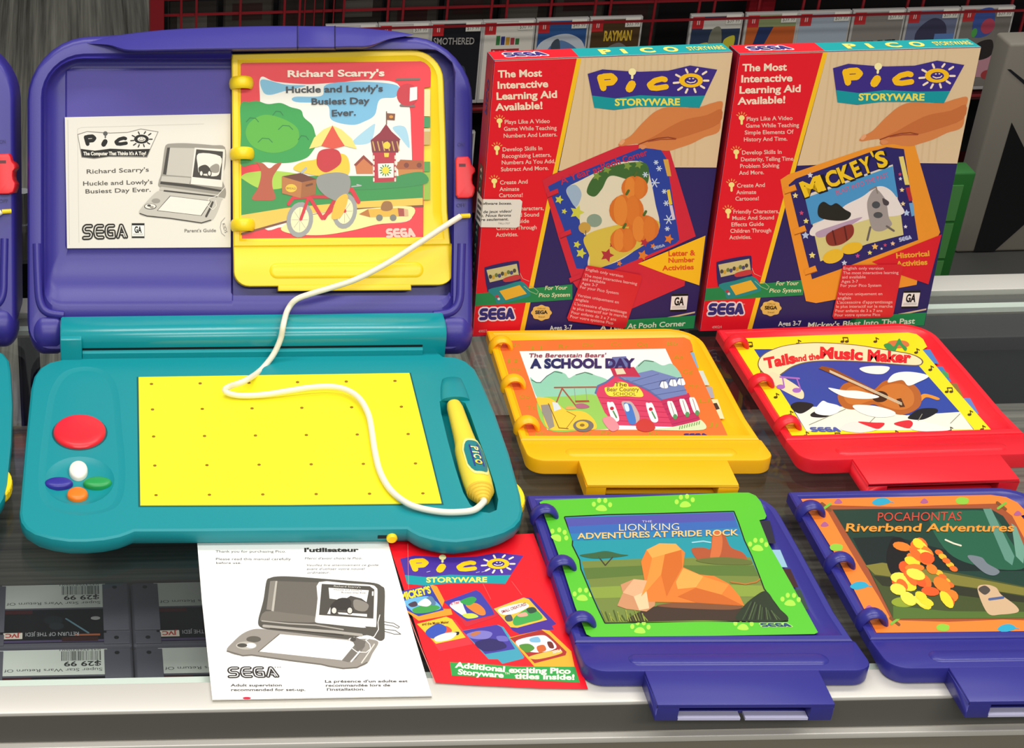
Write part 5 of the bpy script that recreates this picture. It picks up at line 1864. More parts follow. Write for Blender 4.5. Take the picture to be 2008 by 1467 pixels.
def box_shared(A, e):
    """what both boxes print alike; A and e use the left box's photo pixels"""
    A.poly([e(.001, .002), e(.001, .998), (1131, 114), (1074, 385), (1018, 655), e(.211, .002)], RED, 1)
    A.poly([(1131, 114), (1140, 113.7), (1082, 390), (1027, 655), e(.252, .002), e(.211, .002), (1018, 655)], YLW, 2)
    A.poly([(1140, 113.7), e(.999, .998), e(.999, .6), (1330, 328), (1200, 330), (1095, 335)], CREAM, 1)
    for k in range(22):
        x = 1146 + 13 * k
        lo = 328 if x > 1100 else 300
        A.poly([(x, 113.5 - .03 * (x - 1140)), (x + 3, 113.4 - .03 * (x - 1140)), (x - 8 + .02 * (x - 1140), lo - 3), (x - 12 + .02 * (x - 1140), lo - 3)], '#dabf94', 1.5) if x < 1380 else None
    C = crop(A, 920, 70, 4.89)
    for t_, x0, y0, x1, y1 in (('The Most', 275, 400, 698, 388), ('Interactive', 272, 506, 757, 491), ('Learning Aid', 262, 612, 842, 592), ('Available!', 250, 718, 703, 699)):
        C.text(t_, (x0, y0), (x1, y1), 66, '#f8e2c8', 3, .03)
    # hand
    H_ = crop(A, 1140, 70, 4.89)
    hand = [(1352, 632), (1250, 645), (1180, 668), (1120, 684), (1000, 690), (900, 682), (790, 690), (700, 730), (630, 790), (560, 860), (480, 950), (420, 990), (370, 1020), (352, 1050), (385, 1058), (450, 1045), (545, 1035), (548, 1075), (575, 1090), (680, 1082), (760, 1098), (850, 1100), (930, 1075), (1050, 1035), (1180, 970), (1318, 915), (1336, 760)]
    H_.curve(hand, '#d98448', 4, 4)
    H_.curve([(1340, 700), (1200, 760), (1000, 800), (850, 870), (700, 960), (560, 1030), (700, 985), (860, 975), (900, 990), (1100, 930), (1320, 840)], '#c9713a', 5, 3)
    H_.line([(548, 1040), (640, 1005), (740, 980), (830, 972), (905, 985)], 9, '#8a3a20', 6)
    H_.line([(640, 1012), (760, 992), (900, 990)], 12, '#a84e2a', 6)
    H_.curve([(360, 1030), (395, 990), (415, 1010), (385, 1045)], '#e8a878', 6)
    H_.curve([(552, 1050), (600, 1045), (625, 1065), (580, 1088)], '#e0905c', 6)
    pico(A, [(1152, 128), (1406, 128), (1406, 215), (1152, 215)], l=6)
    # green band with the little picture of the toy
    A.poly([e(.001, .165), (1122, 557), (1122, 587), e(.001, .118)], GRB, 3)
    Q = crop(A, 900, 360, 4.733)
    Q.text('For Your', (796, 985), (1000, 980), 36, '#e8e6b8', 5, .015, .2)
    Q.text('Pico System', (738, 1052), (1027, 1046), 36, '#e8e6b8', 5, .015, .2)
    Q.curve([(236, 800), (260, 770), (400, 735), (530, 716), (556, 735), (566, 880), (560, 905), (300, 985), (262, 990)], '#2b2462', 4, 3)
    Q.poly([(254, 800), (535, 742), (556, 850), (285, 915)], '#cfc48a', 5)
    for k in range(9):
        Q.ell(290 + 28 * k, 862 - 7 * k + 12 * (k % 2), 16, 20, ('#4a4a3a', '#c9a43a', '#6a7a3a', '#4a4a7a')[k % 4], 6, n=9)
    Q.curve([(412, 880), (500, 850), (556, 845), (560, 885), (430, 912)], '#c23a3c', 7, 3)
    Q.curve([(270, 985), (420, 945), (570, 905), (640, 960), (655, 1010), (640, 1050), (400, 1110), (345, 1105), (330, 1050)], '#1d8a8a', 4, 3)
    Q.poly([(374, 995), (562, 940), (628, 1020), (432, 1080)], '#eab52e', 5)
    Q.ell(352, 1045, 18, 12, '#c23240', 6)
    Q.ell(368, 1068, 12, 12, '#e0e0dc', 6)
    Q.line([(566, 830), (590, 880), (650, 905)], 4, '#d8b8a0', 5)
    Q.line([(600, 950), (660, 1000), (720, 1025), (735, 1000), (690, 960), (655, 950)], 5, '#9fc890', 5)
    # maker's name, seal, ages, rating
    sega(Q, [(190, 1155), (510, 1150), (512, 1258), (185, 1268)], '#2b2a78', None, 4, '#f0dfe0')
    A.text('TM', (1006, 607), (1010, 606.6), 2.4, '#e8c8c8', 4)
    Q.poly([(672 + 92 + 92 * (1 + .06 * cos(8 * a)) * cos(a), 1197 + 70 * (1 + .06 * cos(8 * a)) * sin(a)) for a in [2 * pi * k / 48 for k in range(48)]], '#e6bd60', 4)
    Q.text('SEGA', (706, 1208), (822, 1206), 30, '#2b241c', 5, .05)
    Q.text('Official', (728, 1165), (800, 1164), 14, '#7a5a28', 5)
    Q.text('Seal', (735, 1242), (795, 1241), 14, '#7a5a28', 5)
    Q.text('Ages 3-7', (840, 1362), (1052, 1352), 42, '#ece8dc', 4, .02)
    V = crop(A, 1140, 360, 4.733)
    rating(V, [(838, 1022), (990, 1018), (972, 1182), (822, 1186)], 5)
    V.poly([(440, 1270), (740, 1250), (1055, 1185), (1052, 1200), (760, 1262), (440, 1280)], '#dcc09a', 3)
    V.poly([(420, 1262), e2(e, .997, .052), e2(e, .997, .002), e2(e, .62, .002), (395, 1400)], GRB, 4)


def e2(e, s, t):
    p = e(s, t)
    return ((p[0] - 1140) * 4.733, (p[1] - 360) * 4.733)


def make_box(i, label):
    fr_ = BF[i]
    t = thing('story_box', label, 'cardboard box', fr_.at(BW / 2, 0, BD / 2), BOXP[i][2], 'upright red story boxes')
    g = lambda d: (lambda x, y, l: None)
    body = Art(lambda u, v, l: Vector((0, 0, 0)))
    P8 = [fr_.at(a, h, d) for d in (0, BD) for h in (0, BH) for a in (0, BW)]
    body.v = list(P8)
    for f, c in (([0, 1, 3, 2], NAVY), ([4, 6, 7, 5], NAVY), ([0, 2, 6, 4], '#9c1420'), ([1, 5, 7, 3], '#3a2a70'), ([2, 3, 7, 6], TL2), ([0, 4, 5, 1], NAVY)):
        body.f.append(f)
        body.c.append(srgb(c))
    body.obj('carton', 'print_card', t)
    # top flap
    A = Art(lambda u, v, l: fr_.at(BW * u, BH + .0001 + .00007 * l, BD * v))
    A.rect(.002, .01, .357, .99, RED, 1)
    sega(A, [(.055, .78), (.22, .78), (.235, .3), (.06, .3)], '#3a2c78', None, 3, '#f0dfe0')
    for ch, u, wd in (('P', .46, .05), ('i', .55, .022), ('C', .63, .06), ('O', .73, .06)):
        A.raw([], [], RED, 1)
        A.text(ch, (u, .25), (u + wd, .25), -.5, '#f0e070', 2, .05)
    A.text('STORYWARE', (.83, .3), (.985, .3), -.4, '#f0e070', 2, .02)
    A.line([(.002, .02), (.998, .02)], .02, '#f3d8c8', 2, caps=False)
    A.obj('top_flap', 'print_card', t)
    # left side with its rubbed edge
    A = Art(lambda u, v, l: fr_.at(-.0001 - .00007 * l, BH * v, BD * u))
    A.rect(.0, .0, .12, 1, '#c4182a', 1)
    if i == 0:
        A.rect(.3, .0, .8, .62, '#2f4a44', 1)
        for k in range(26):
            v0 = .02 + .023 * k
            A.poly([(.35 + .1 * (k % 3), v0), (.6 + .06 * (k % 2), v0 + .004), (.5, v0 + .016)], ('#9fb0a4', '#d8d8cc', '#54706a')[k % 3], 2)
        A.text('PICO', (.7, .8), (.7, .92), -.3, '#3a2c78', 2, .02)
    A.obj('side_print', 'print_card', t)
    # front print
    def place(x, y, l, f0=BF[0], f1=fr_):
        a, h = f0.px(x, y)
        return f1.at(min(max(a, .0003), BW - .0003), min(max(h, .0003), BH - .0003), -.00025 - .00007 * l)
    A = Art(place)
    e = lambda u, v: PR(BF[0].at(BW * u, BH * v))
    box_shared(A, e)
    A.line([e(.001, .998), e(.999, .998)], 1.2, '#f0b8a0', 3, caps=False)
    A.line([e(.001, .01), e(.001, .99)], 1.6, '#ee6a60', 3, caps=False)
    if i:
        own = lambda x, y, l: fr_.at(*[min(max(q, .0003), m_ - .0003) for q, m_ in zip(fr_.px(x, y), (BW, BH))], -.00025 - .00007 * l)
        B = Art(own)
        B.v, B.f, B.c = A.v, A.f, A.c
        (front_two)(B, fr_)
    else:
        front_one(A, e)
    A.obj('front_print', 'print_card', t, label='printed front')
    return t, fr_


def rows_of(C, rows, h, col='#f0cdbb', l=3, bold=.012):
    for t_, x0, y0, x1, y1 in rows:
        C.text(t_, (x0, y0), (x1, y1), h, col, l, bold)


def leaf(C, x, y, s, col, l):
    C.poly([(x + s * r_ * cos(a), y + s * r_ * sin(a)) for k in range(10) for a, r_ in ((2 * pi * k / 10, 1 if k % 2 == 0 else .5),)], col, l)


def star(C, x, y, s, col, l):
    C.poly([(x + s * (1 if k % 2 == 0 else .5) * sin(2 * pi * k / 10), y - s * (1 if k % 2 == 0 else .5) * cos(2 * pi * k / 10)) for k in range(10)], col, l)


def front_one(A, e):
    C = crop(A, 920, 70, 4.89)
    rows_of(C, (('Plays Like A Video', 340, 845, 772, 835), ('Game While Teaching', 332, 911, 838, 900), ('Numbers And Letters.', 330, 977, 843, 963), ('Develop Skills In', 320, 1108, 700, 1095), ('Recognizing Letters,', 316, 1173, 785, 1158),
                ('Numbers As You Add,', 312, 1234, 825, 1220), ('Subtract And More.', 304, 1299, 762, 1285), ('Create And', 295, 1426, 560, 1415)), 38)
    for x, y in ((290, 815), (265, 1076), (240, 1392)):
        bulb(C, x, y, 28)
    Q = crop(A, 900, 360, 4.733)
    rows_of(Q, (('Animate', 375, 68, 558, 65), ('Cartoons!', 371, 126, 590, 122), ('Friendly Characters,', 352, 252, 785, 243), ('Music And Sound', 348, 310, 742, 303), ('Effects Guide', 346, 368, 650, 362), ('Children Through', 345, 430, 720, 421), ('Activities.', 341, 492, 548, 486)), 36)
    # the story book pictured on the box
    A.poly([(1063, 352), (1085, 341), (1210, 303), (1298, 280), (1313, 289), (1366, 462), (1340, 535), (1343, 556), (1235, 607), (1200, 625), (1121, 548), (1114, 520)], '#cf2438', 4) if False else None
    A.poly([(1063, 353), (1085, 341), (1215, 286), (1255, 283), (1312, 292), (1364, 463), (1258, 512), (1343, 551), (1342, 560), (1234, 607), (1180, 630), (1123, 553), (1094, 462)], '#d3263a', 3.5)
    A.poly([(1074, 365), (1100, 352), (1258, 289), (1296, 294), (1306, 310), (1332, 470), (1325, 477), (1203, 528), (1165, 528), (1130, 526), (1104, 445)], '#2742a0', 5)
    A.curve([(1111, 369), (1140, 352), (1185, 330), (1215, 318), (1262, 318), (1275, 350), (1285, 400), (1292, 440), (1270, 470), (1215, 510), (1160, 527), (1152, 515), (1158, 480), (1140, 450), (1133, 415), (1118, 392)], '#e4dcc0', 6)
    A.curve([(1111, 369), (1128, 362), (1140, 380), (1130, 405), (1118, 392)], '#9fb8d0', 7)
    A.curve([(1150, 375), (1165, 345), (1200, 325), (1262, 318), (1272, 345), (1262, 365), (1225, 350), (1195, 345), (1180, 370), (1165, 385)], '#3f6a34', 7)
    for x, y in ((1170, 345), (1190, 332), (1230, 325), (1252, 322)):
        leaf(A, x, y, 9, '#7d9a40', 8)
    A.ell(1146, 446, 12, 11, '#c9a048', 7)
    A.ell(1165, 432, 15, 13, '#8aa08c', 7)
    A.line([(1148, 452), (1148, 462)], 2, '#7a6a4a', 8)
    A.curve([(1145, 465), (1190, 445), (1280, 430), (1292, 450), (1265, 478), (1200, 515), (1160, 527), (1155, 500)], '#d8c04a', 7)
    # a heap of plain pumpkins
    for x, y, rx, ry in ((1222, 470, 26, 24), (1262, 448, 30, 27), (1228, 412, 34, 32), (1244, 368, 26, 24)):
        A.ell(x, y, rx, ry, '#d9742a', 9)
        A.ell(x - rx * .35, y, rx * .4, ry * .92, '#e58a36', 10)
        A.ell(x + rx * .35, y, rx * .4, ry * .92, '#dd7c2e', 10)
        A.line([(x, y - ry), (x + 4, y - ry - 7)], 5, '#4f6a2a', 11)
    for x, y, s_ in ((1096, 391, 9), (1131, 416, 15), (1106, 414, 6), (1131, 479, 8), (1139, 496, 11)):
        leaf(A, x, y, s_, '#cfd04a', 7)
    for x, y, s_ in ((1190, 500, 14), (1200, 480, 6), (1263, 475, 9)):
        leaf(A, x, y, s_, '#b2303a', 9)
    for x, y, s_ in ((1260, 500, 11), (1311, 468, 10), (1214, 516, 6), (1280, 482, 6)):
        leaf(A, x, y, s_, '#e0802e', 9)
    for x, y, s_ in ((1265, 342, 5), (1283, 358, 9), (1292, 330, 5), (1306, 398, 5), (1311, 430, 9), (1308, 448, 4), (1286, 318, 4), (1302, 375, 4)):
        for k in range(3):
            A.line([(x - s_ * cos(k * pi / 3), y - s_ * sin(k * pi / 3)), (x + s_ * cos(k * pi / 3), y + s_ * sin(k * pi / 3))], 2, '#c8d8ec', 7)
    A.text('A Year at', (1100, 362), (1180, 336), 13, '#c22a4c', 8, .02, 0, 2)
    A.text('Pooh', (1180, 333), (1217, 320), 13, '#c22a4c', 8, .02)
    A.text('Corner', (1222, 319), (1270, 303), 12, '#c22a4c', 8, .02)
    for x, y in ((1083, 376), (1108, 456), (1127, 543)):
        A.poly([(x - 12, y + 2), (x + 10, y - 7), (x + 12, y + 2), (x - 9, y + 11)], '#d3263a', 8)
        A.line([(x - 9, y + 11), (x + 12, y + 2)], 1.5, '#8a1424', 9)
    for pts, col in (([(1300, 312), (1310, 312), (1316, 345), (1308, 345)], '#d8a84a'), ([(1307, 372), (1313, 371), (1318, 400), (1312, 402)], '#e8c83a'), ([(1312, 402), (1318, 402), (1324, 430), (1318, 430)], '#d8ccd8')):
        A.poly(pts, col, 6)
    V = crop(A, 1140, 360, 4.733)
    V.poly([(525, 740), e2(e, .998, .36) if False else (1150, 480), (1092, 942), (800, 845)], YLW, 7)
    V.text('Letter &', (806, 672), (1056, 662), 48, '#e0521c', 8, .03)
    V.text('Number', (806, 732), (1050, 724), 44, '#e0521c', 8, .03)
    V.text('Activities', (748, 805), (1042, 792), 44, '#e0521c', 8, .03)
    sega(V, [(655, 585), (765, 555), (775, 580), (668, 612)], '#9fb0d0', None, 8)
    V.text('A Year At Pooh Corner', (170, 1358), (962, 1318), 46, '#e8ecd0', 5, .02, .2)
    A.text('49023', (938, 652), (955, 651), 5, '#e8b0a8', 4)


def front_two(A, fr_):
    C = crop(A, 1380, 70, 4.89)
    rows_of(C, (('Plays Like A Video', 410, 815, 850, 806), ('Game While Teaching', 402, 880, 912, 873), ('Simple Elements Of', 392, 946, 860, 938), ('History And Time.', 384, 1012, 800, 1004), ('Develop Skills In', 366, 1138, 745, 1130), ('Dexterity, Telling Time,', 356, 1203, 868, 1196),
                ('Problem Solving', 347, 1268, 722, 1260), ('And More.', 337, 1333, 576, 1326), ('Create And', 318, 1455, 585, 1448)), 38)
    for x, y in ((362, 786), (310, 1113), (265, 1428)):
        bulb(C, x, y, 28)
    Q = crop(A, 1360, 360, 4.731)
    rows_of(Q, (('Animate', 395, 98, 580, 94), ('Cartoons!', 387, 157, 605, 153), ('Friendly Characters,', 368, 277, 792, 272), ('Music And Sound', 358, 336, 745, 330), ('Effects Guide', 350, 396, 650, 390), ('Children Through', 340, 456, 718, 450), ('Activities.', 330, 516, 535, 511)), 36)
    bulb(Q, 320, 255, 28)
    # pictured book: orange tray, navy page with stars
    A.poly([(1530, 352), (1545, 342), (1700, 290), (1745, 281), (1793, 283), (1843, 455), (1800, 540), (1797, 558), (1600, 594), (1580, 590), (1560, 500), (1540, 410)], '#f0992a', 3.5)
    A.poly([(1546, 362), (1560, 350), (1700, 300), (1738, 288), (1772, 292), (1800, 470), (1640, 530), (1592, 547), (1570, 460)], '#2a2468', 5)
    A.poly([(1583, 392), (1590, 378), (1750, 322), (1770, 460), (1700, 478), (1640, 500), (1608, 512), (1595, 450)], '#e6dcc8', 6)
    A.poly([(1578, 388), (1750, 325), (1760, 385), (1690, 400), (1640, 420), (1590, 440)], '#4a9ad0', 7)
    A.curve([(1592, 445), (1640, 415), (1660, 400), (1690, 385), (1720, 365), (1745, 372), (1765, 400), (1768, 420), (1700, 430), (1600, 462)], '#ece6e0', 8)
    A.poly([(1596, 458), (1700, 428), (1766, 420), (1771, 460), (1700, 478), (1640, 500), (1608, 512)], '#d8d08a', 8)
    A.curve([(1600, 455), (1640, 440), (1690, 425), (1660, 445), (1610, 465)], '#b8a0b8', 9)
    # grey machine
    A.curve([(1700, 395), (1715, 370), (1732, 385), (1738, 400), (1742, 425), (1748, 440), (1730, 452), (1712, 450), (1704, 430)], '#a39c98', 10)
    A.ell(1717, 401, 8, 7, '#4a4f54', 11)
    A.ell(1721, 421, 9, 6, '#4f5254', 11)
    A.line([(1706, 445), (1700, 470)], 4, '#6a6460', 10)
    A.line([(1738, 443), (1752, 452)], 4, '#6a6460', 10)
    A.line([(1705, 372), (1717, 366), (1720, 378)], 3, '#8a8078', 10)
    A.curve([(1730, 388), (1742, 395), (1740, 402), (1732, 400)], '#4a4448', 11)
    # a plain red barrel, black hats and yellow melons where the figure is
    A.curve([(1606, 425), (1604, 405), (1614, 395), (1628, 402), (1640, 398), (1656, 410), (1668, 418), (1660, 430), (1635, 432)], '#22261f', 10)
    A.curve([(1620, 460), (1648, 445), (1670, 440), (1672, 460), (1650, 478), (1625, 480)], '#8c3428', 11)
    A.line([(1632, 452), (1638, 478)], 3, '#5a2018', 12)
    A.line([(1655, 444), (1660, 470)], 3, '#5a2018', 12)
    A.ell(1633, 502, 21, 13, '#ecc02c', 10, -.35)
    A.ell(1670, 486, 21, 11, '#ecc02c', 10, -.25)
    for (ch, x0, y0, x1, y1) in (('M', 1577, 386, 1612, 372), ('I', 1612, 373, 1619, 370), ('C', 1624, 368, 1648, 359), ('K', 1650, 358, 1674, 348), ('E', 1676, 347, 1690, 341), ('Y', 1692, 341, 1712, 334), ("'", 1717, 322, 1721, 320), ('S', 1722, 329, 1742, 322)):
        A.text(ch, (x0 - 1, y0 + 3), (x1 + 4, y1 + 3), 31 if ch != "'" else 27, '#17141c', 9, .04)
        A.text(ch, (x0, y0), (x1, y1), 29 if ch != "'" else 25, '#f5cc20', 10, .04)
    A.text('BLAST INTO THE PAST', (1640, 382), (1742, 346), 9, '#c86a90', 10, .01)
    for x, y, s_, col in ((1559, 383, 6, '#f0e090'), (1571, 417, 5, '#d04a70'), (1580, 433, 6, '#ece07a'), (1579, 461, 8, '#b8cce8'), (1592, 500, 7, '#ece07a'), (1655, 515, 6, '#c8d4e8'), (1588, 343, 6, '#d8dce8'), (1768, 372, 5, '#f0d8a0'), (1770, 399, 5, '#f0d8a0'),
                        (1777, 417, 7, '#b8d0f0'), (1775, 444, 4, '#e8e4f0'), (1715, 483, 7, '#f0c060'), (1681, 501, 5, '#c84a90'), (1705, 495, 5, '#ece07a'), (1750, 477, 5, '#f0c8a0'), (1735, 480, 4, '#c84a70'), (1728, 487, 3, '#d8dce8'), (1764, 341, 4, '#c84a70'), (1765, 350, 4, '#d8dce8')):
        star(A, x, y, s_, col, 8)
    sega(A, [(1761, 466), (1785, 460), (1787, 468), (1763, 474)], '#b8c4e8', None, 8)
    for x, y in ((1548, 368), (1567, 448), (1588, 527)):
        A.poly([(x - 13, y + 2), (x + 10, y - 7), (x + 14, y + 4), (x - 9, y + 12)], '#f0992a', 8)
        A.line([(x - 9, y + 12), (x + 14, y + 4)], 1.6, '#a85a14', 9)
    for pts, col in (([(1762, 307), (1771, 306), (1783, 362), (1774, 362)], '#e8d878'), ([(1775, 368), (1783, 366), (1789, 392), (1782, 394)], '#b52a3a'), ([(1782, 398), (1790, 397), (1793, 422), (1787, 424)], '#6aa8d8')):
        A.poly(pts, col, 6)
    A.poly([(1709, 513), (1846, 459), (1820, 557), (1770, 540)], '#dc1a28', 7)
    A.text('Historical', (1757, 506), (1822, 501), 10, '#f0b030', 8, .03)
    A.text('Activities', (1757, 522), (1818, 518), 10, '#f0b030', 8, .03)
    A.text("Mickey's Blast Into The Past", (1583, 643), (1793, 634), 10.5, '#e8ecd0', 6, .02, .2)
    A.text('49024', (1396, 644), (1415, 643), 5, '#e8b0a8', 4)


box1, f1 = make_box(0, 'left red story box with white torn sticker and yellow Letter and Number Activities flash')
box2, f2 = make_box(1, 'right red story box with orange book picture and red Historical Activities flash')


def red_sticker(t, fr_, quad, ox, oy, sc, rows):
    def own(x, y, l):
        a, h = fr_.px(x, y)
        return fr_.at(a, h, -.0016 - .00007 * l)
    A = Art(own)
    A.poly(quad, '#d8242f', 1)
    C = crop(A, ox, oy, sc)
    for r_ in rows:
        C.text(r_[0], r_[1:3], r_[3:5], 26, '#f0b8b4', 2, .008)
    A.obj('red_sticker', 'print_gloss', t, label='tilted red language sticker')


red_sticker(box1, f1, [(1148, 522), (1152, 519), (1256, 538), (1258, 544), (1226, 640), (1221, 643), (1114, 628), (1111, 622)], 1100, 360, 4.733, (
    ('English only version', 225, 800, 570, 866), ('The most interactive learning', 212, 856, 700, 936), ('aid available', 195, 890, 405, 925), ('Ages 3-7', 185, 930, 335, 952), ('For your Pico System', 172, 965, 528, 1024),
    ('Version uniquement en', 145, 1040, 530, 1108), ('anglais', 130, 1078, 250, 1098), ("L'accessoire d'apprentissage", 120, 1120, 605, 1202), ('le plus interactif sur le marche', 105, 1160, 605, 1240), ('Pour enfants de 3 a 7 ans', 90, 1200, 505, 1268), ('Pour votre systeme Pico', 80, 1238, 478, 1302)))
red_sticker(box2, f2, [(1652, 519), (1765, 517), (1769, 522), (1750, 617), (1744, 621), (1634, 624), (1631, 619)], 1640, 360, 4.731, (
    ('English only version', 60, 792, 430, 792), ('The most interactive learning', 55, 835, 570, 832), ('aid available', 48, 874, 265, 872), ('Ages 3-7', 40, 915, 195, 913), ('For your Pico System', 33, 952, 410, 950),
    ('Version uniquement en', 15, 1030, 420, 1028), ('anglais', 5, 1068, 130, 1066), ("L'accessoire d'apprentissage", 0, 1108, 515, 1104), ('le plus interactif sur le marche', -8, 1146, 515, 1144), ('Pour enfants de 3 a 7 ans', -15, 1186, 420, 1184), ('Pour votre systeme Pico', -22, 1226, 400, 1222)))


def white_sticker(t, fr_):
    def own(x, y, l):
        a, h = fr_.px(x, y)
        return fr_.at(max(a, -.0003), h, -.0014 - .00007 * l)
    A = Art(own)
    A.poly([(900, 391), (1019, 390), (1023.5, 394), (1018, 442), (1012, 445.5), (900, 446)], '#e9e2d8', 1)
    C = crop(A, 900, 360, 4.733)
    for t_, x0, y0, x1, y1 in (('software boxes.', 192, 192, 486, 190), ('t de jeux video/', 190, 270, 486, 262), ('rt. Nous ferons', 186, 305, 478, 300), ('tre seulement.', 182, 342, 455, 336)):
        C.text(t_, (x0, y0), (x1, y1), 24, '#4a4644', 2, .02, .2)
    C.text('TRU-707', (360, 374), (470, 372), 16, '#8a8480', 2)
    h0, h1 = fr_.px(945, 445)[1], fr_.px(945, 391)[1]
    k = len(A.v)
    A.v += [fr_.at(-.0005, h0, -.0014), fr_.at(-.0005, h0, BD * .8), fr_.at(-.0005, h1, BD * .8), fr_.at(-.0005, h1, -.0014)]
    A.f.append([k, k + 1, k + 2, k + 3])
    A.c.append(srgb('#dcd5ca'))
    for q in range(4):
        k = len(A.v)
        z0 = h0 + (h1 - h0) * (.15 + .2 * q)
        A.v += [fr_.at(-.0007, z0, .002), fr_.at(-.0007, z0 - .001, BD * .6), fr_.at(-.0007, z0 + .0022, BD * .6), fr_.at(-.0007, z0 + .003, .002)]
        A.f.append([k, k + 1, k + 2, k + 3])
        A.c.append(srgb('#5a5450'))
    A.obj('white_sticker', 'print_paper', t, label='white sticker folded round the edge')


white_sticker(box1, f1)

# ================================================================ papers at the counter edge
MAN = [(416.5, 1372.5), (847, 1365), (812, 1246), (760, 1060), (386.5, 1062), (396, 1180)]
p = U(620, 1300, 0)
mn = thing('manual', 'white instruction booklet with grey drawing of the toy, lying in front of the toy laptop', 'booklet', (p.x, p.y, 0))
m = MB()
for z0, z1, d in ((.0002, .0012, 1.5), (.0013, .0026, 0)):
    m.loft([[U(x, y + (d if y > 1300 else 0), z0 * 0 + z0) for x, y in MAN], [U(x, y + (d if y > 1300 else 0), z1) for x, y in MAN]])
m.obj('pages', plastic('paper_bright', '#f7f4ee', .6, .3), mn)
A = Art(lambda x, y, l: U(x, y, .00268 + .00005 * l))
A.poly(MAN, '#f8f6f0', 0)
C = crop(A, 380, 1050, 3.517)
G_ = '#4d4946'
lines(C, (('Thank you for purchasing Pico.', 150, 118, 635, 118), ('Please read this manual carefully', 153, 170, 670, 170), ('before use.', 155, 197, 328, 197)), 15, G_, 2, .005)
C.text("l'utilisateur", (762, 114), (1138, 112), 26, '#2f2c2a', 2, .045)
lines(C, (("Merci d'avoir choisi le Pico.", 765, 165, 1160, 164), ('Veuillez lire attentivement ce guide', 775, 212, 1272, 211), ("avant d'utiliser votre nouvel", 778, 238, 1175, 237), ('ordinateur.', 782, 264, 938, 262)), 14, G_, 2, .0, .3)
sega(C, [(228, 904), (568, 902), (590, 982), (232, 986)], '#35312e', '#f8f6f0', 2)
C.text('TM', (550, 914), (600, 913), 8, G_, 2)
lines(C, (('Adult supervision', 253, 1042, 607, 1041), ('recommended for set-up.', 257, 1073, 770, 1072)), 17, '#4a4744', 2, .025)
lines(C, (("La présence d'un adulte est", 905, 1015, 1476, 1013), ('recommandée lors de', 910, 1043, 1355, 1041), ("l'installation.", 918, 1071, 1180, 1069)), 17, '#4a4744', 2, .025)
A.ell(484, 1369, 8, 2.4, '#c43048', 3)
D = crop(A, 440, 1120, 5.578)
dk, md, lg, wh = '#57534c', '#857f75', '#a9a399', '#f3f0e8'
D.line([(1750, 555), (1850, 570), (1915, 610), (1900, 625), (1840, 600), (1755, 585)], 8, dk, 1)
D.line([(1750, 635), (1870, 650), (1930, 690), (1860, 690), (1755, 660)], 8, dk, 1)
D.curve([(460, 110), (500, 75), (580, 58), (760, 60), (1100, 85), (1400, 108), (1640, 130), (1720, 165), (1755, 220), (1750, 500), (1755, 700), (1740, 750), (1690, 760), (1560, 700), (1300, 750), (900, 720), (480, 640), (400, 615), (370, 580), (375, 510), (400, 420), (430, 300)], dk, 2, 4)
D.poly([(500, 110), (555, 105), (520, 430), (460, 420)], md, 3)
D.poly([(555, 108), (1040, 125), (1020, 500), (520, 440)], '#6b655c', 3)
D.poly([(558, 108), (580, 108), (540, 440), (515, 436)], '#b8b2a6', 4)
D.curve([(450, 440), (700, 460), (1010, 500), (1000, 560), (700, 555), (430, 540), (390, 540)], '#777167', 3, 3)
D.line([(410, 545), (700, 575), (1000, 590), (1300, 640)], 14, lg, 4)
D.line([(430, 600), (800, 635), (1200, 665), (1500, 700)], 30, lg, 4)
D.line([(500, 625), (900, 660), (1300, 700)], 9, '#3f3b36', 5)
D.curve([(1035, 120), (1350, 135), (1600, 150), (1660, 180), (1675, 230), (1665, 480), (1660, 600), (1640, 612), (1540, 605), (1520, 620), (1140, 580), (1010, 565), (992, 540), (1000, 480), (1020, 300)], wh, 5, 3)
D.poly([(1065, 140), (1590, 165), (1640, 200), (1630, 520), (1035, 480)], '#4f4b45', 6)
D.poly([(1140, 182), (1580, 210), (1555, 340), (1500, 300), (1380, 270), (1300, 320), (1150, 300)], wh, 7)
D.poly([(1125, 468), (1160, 395), (1160, 470)], wh, 7)
D.poly([(1240, 452), (1560, 470), (1560, 500), (1250, 470)], wh, 7)
D.curve([(1160, 380), (1250, 300), (1360, 300), (1390, 360), (1340, 420), (1200, 420)], '#3b3733', 8, 3)
for x in (1200, 1372):
    D.ell(x, 430, 38, 44, '#3b3733', 9)
    D.ell(x, 432, 26, 32, '#d8d4ca', 10)
D.curve([(1410, 330), (1450, 310), (1540, 340), (1580, 380), (1540, 440), (1430, 420)], '#8a847a', 8, 3)
D.text("Richard Scarry's", (1198, 172), (1490, 186), 18, '#d8d4ca', 8)
D.text("Huckle and Lowly's", (1200, 208), (1500, 218), 15, '#5a564f', 8)
D.text('Busiest Day Ever', (1280, 240), (1555, 246), 15, '#5a564f', 8)
D.poly([(1615, 222), (1632, 222), (1630, 270), (1614, 270)], wh, 8)
D.curve([(25, 860), (90, 780), (190, 690), (300, 640), (400, 632), (560, 650), (900, 690), (1340, 745), (1500, 740), (1600, 745), (1685, 780), (1620, 900), (1570, 1000), (1500, 1040), (1400, 1065), (1250, 1062), (1130, 1030), (900, 1000), (600, 960), (300, 915), (200, 925), (90, 905)], '#968f86', 4, 4)
D.line([(30, 875), (200, 925), (300, 918), (700, 975), (1060, 1020), (1140, 1040), (1300, 1065), (1450, 1055), (1560, 1000)], 14, '#6d675e', 5)
D.poly([(610, 690), (1345, 755), (1440, 790), (1285, 975), (380, 880)], wh, 6)
D.line([(600, 690), (375, 880)], 10, '#6d675e', 6)
D.ell(320, 745, 80, 34, '#5f5a52', 6)
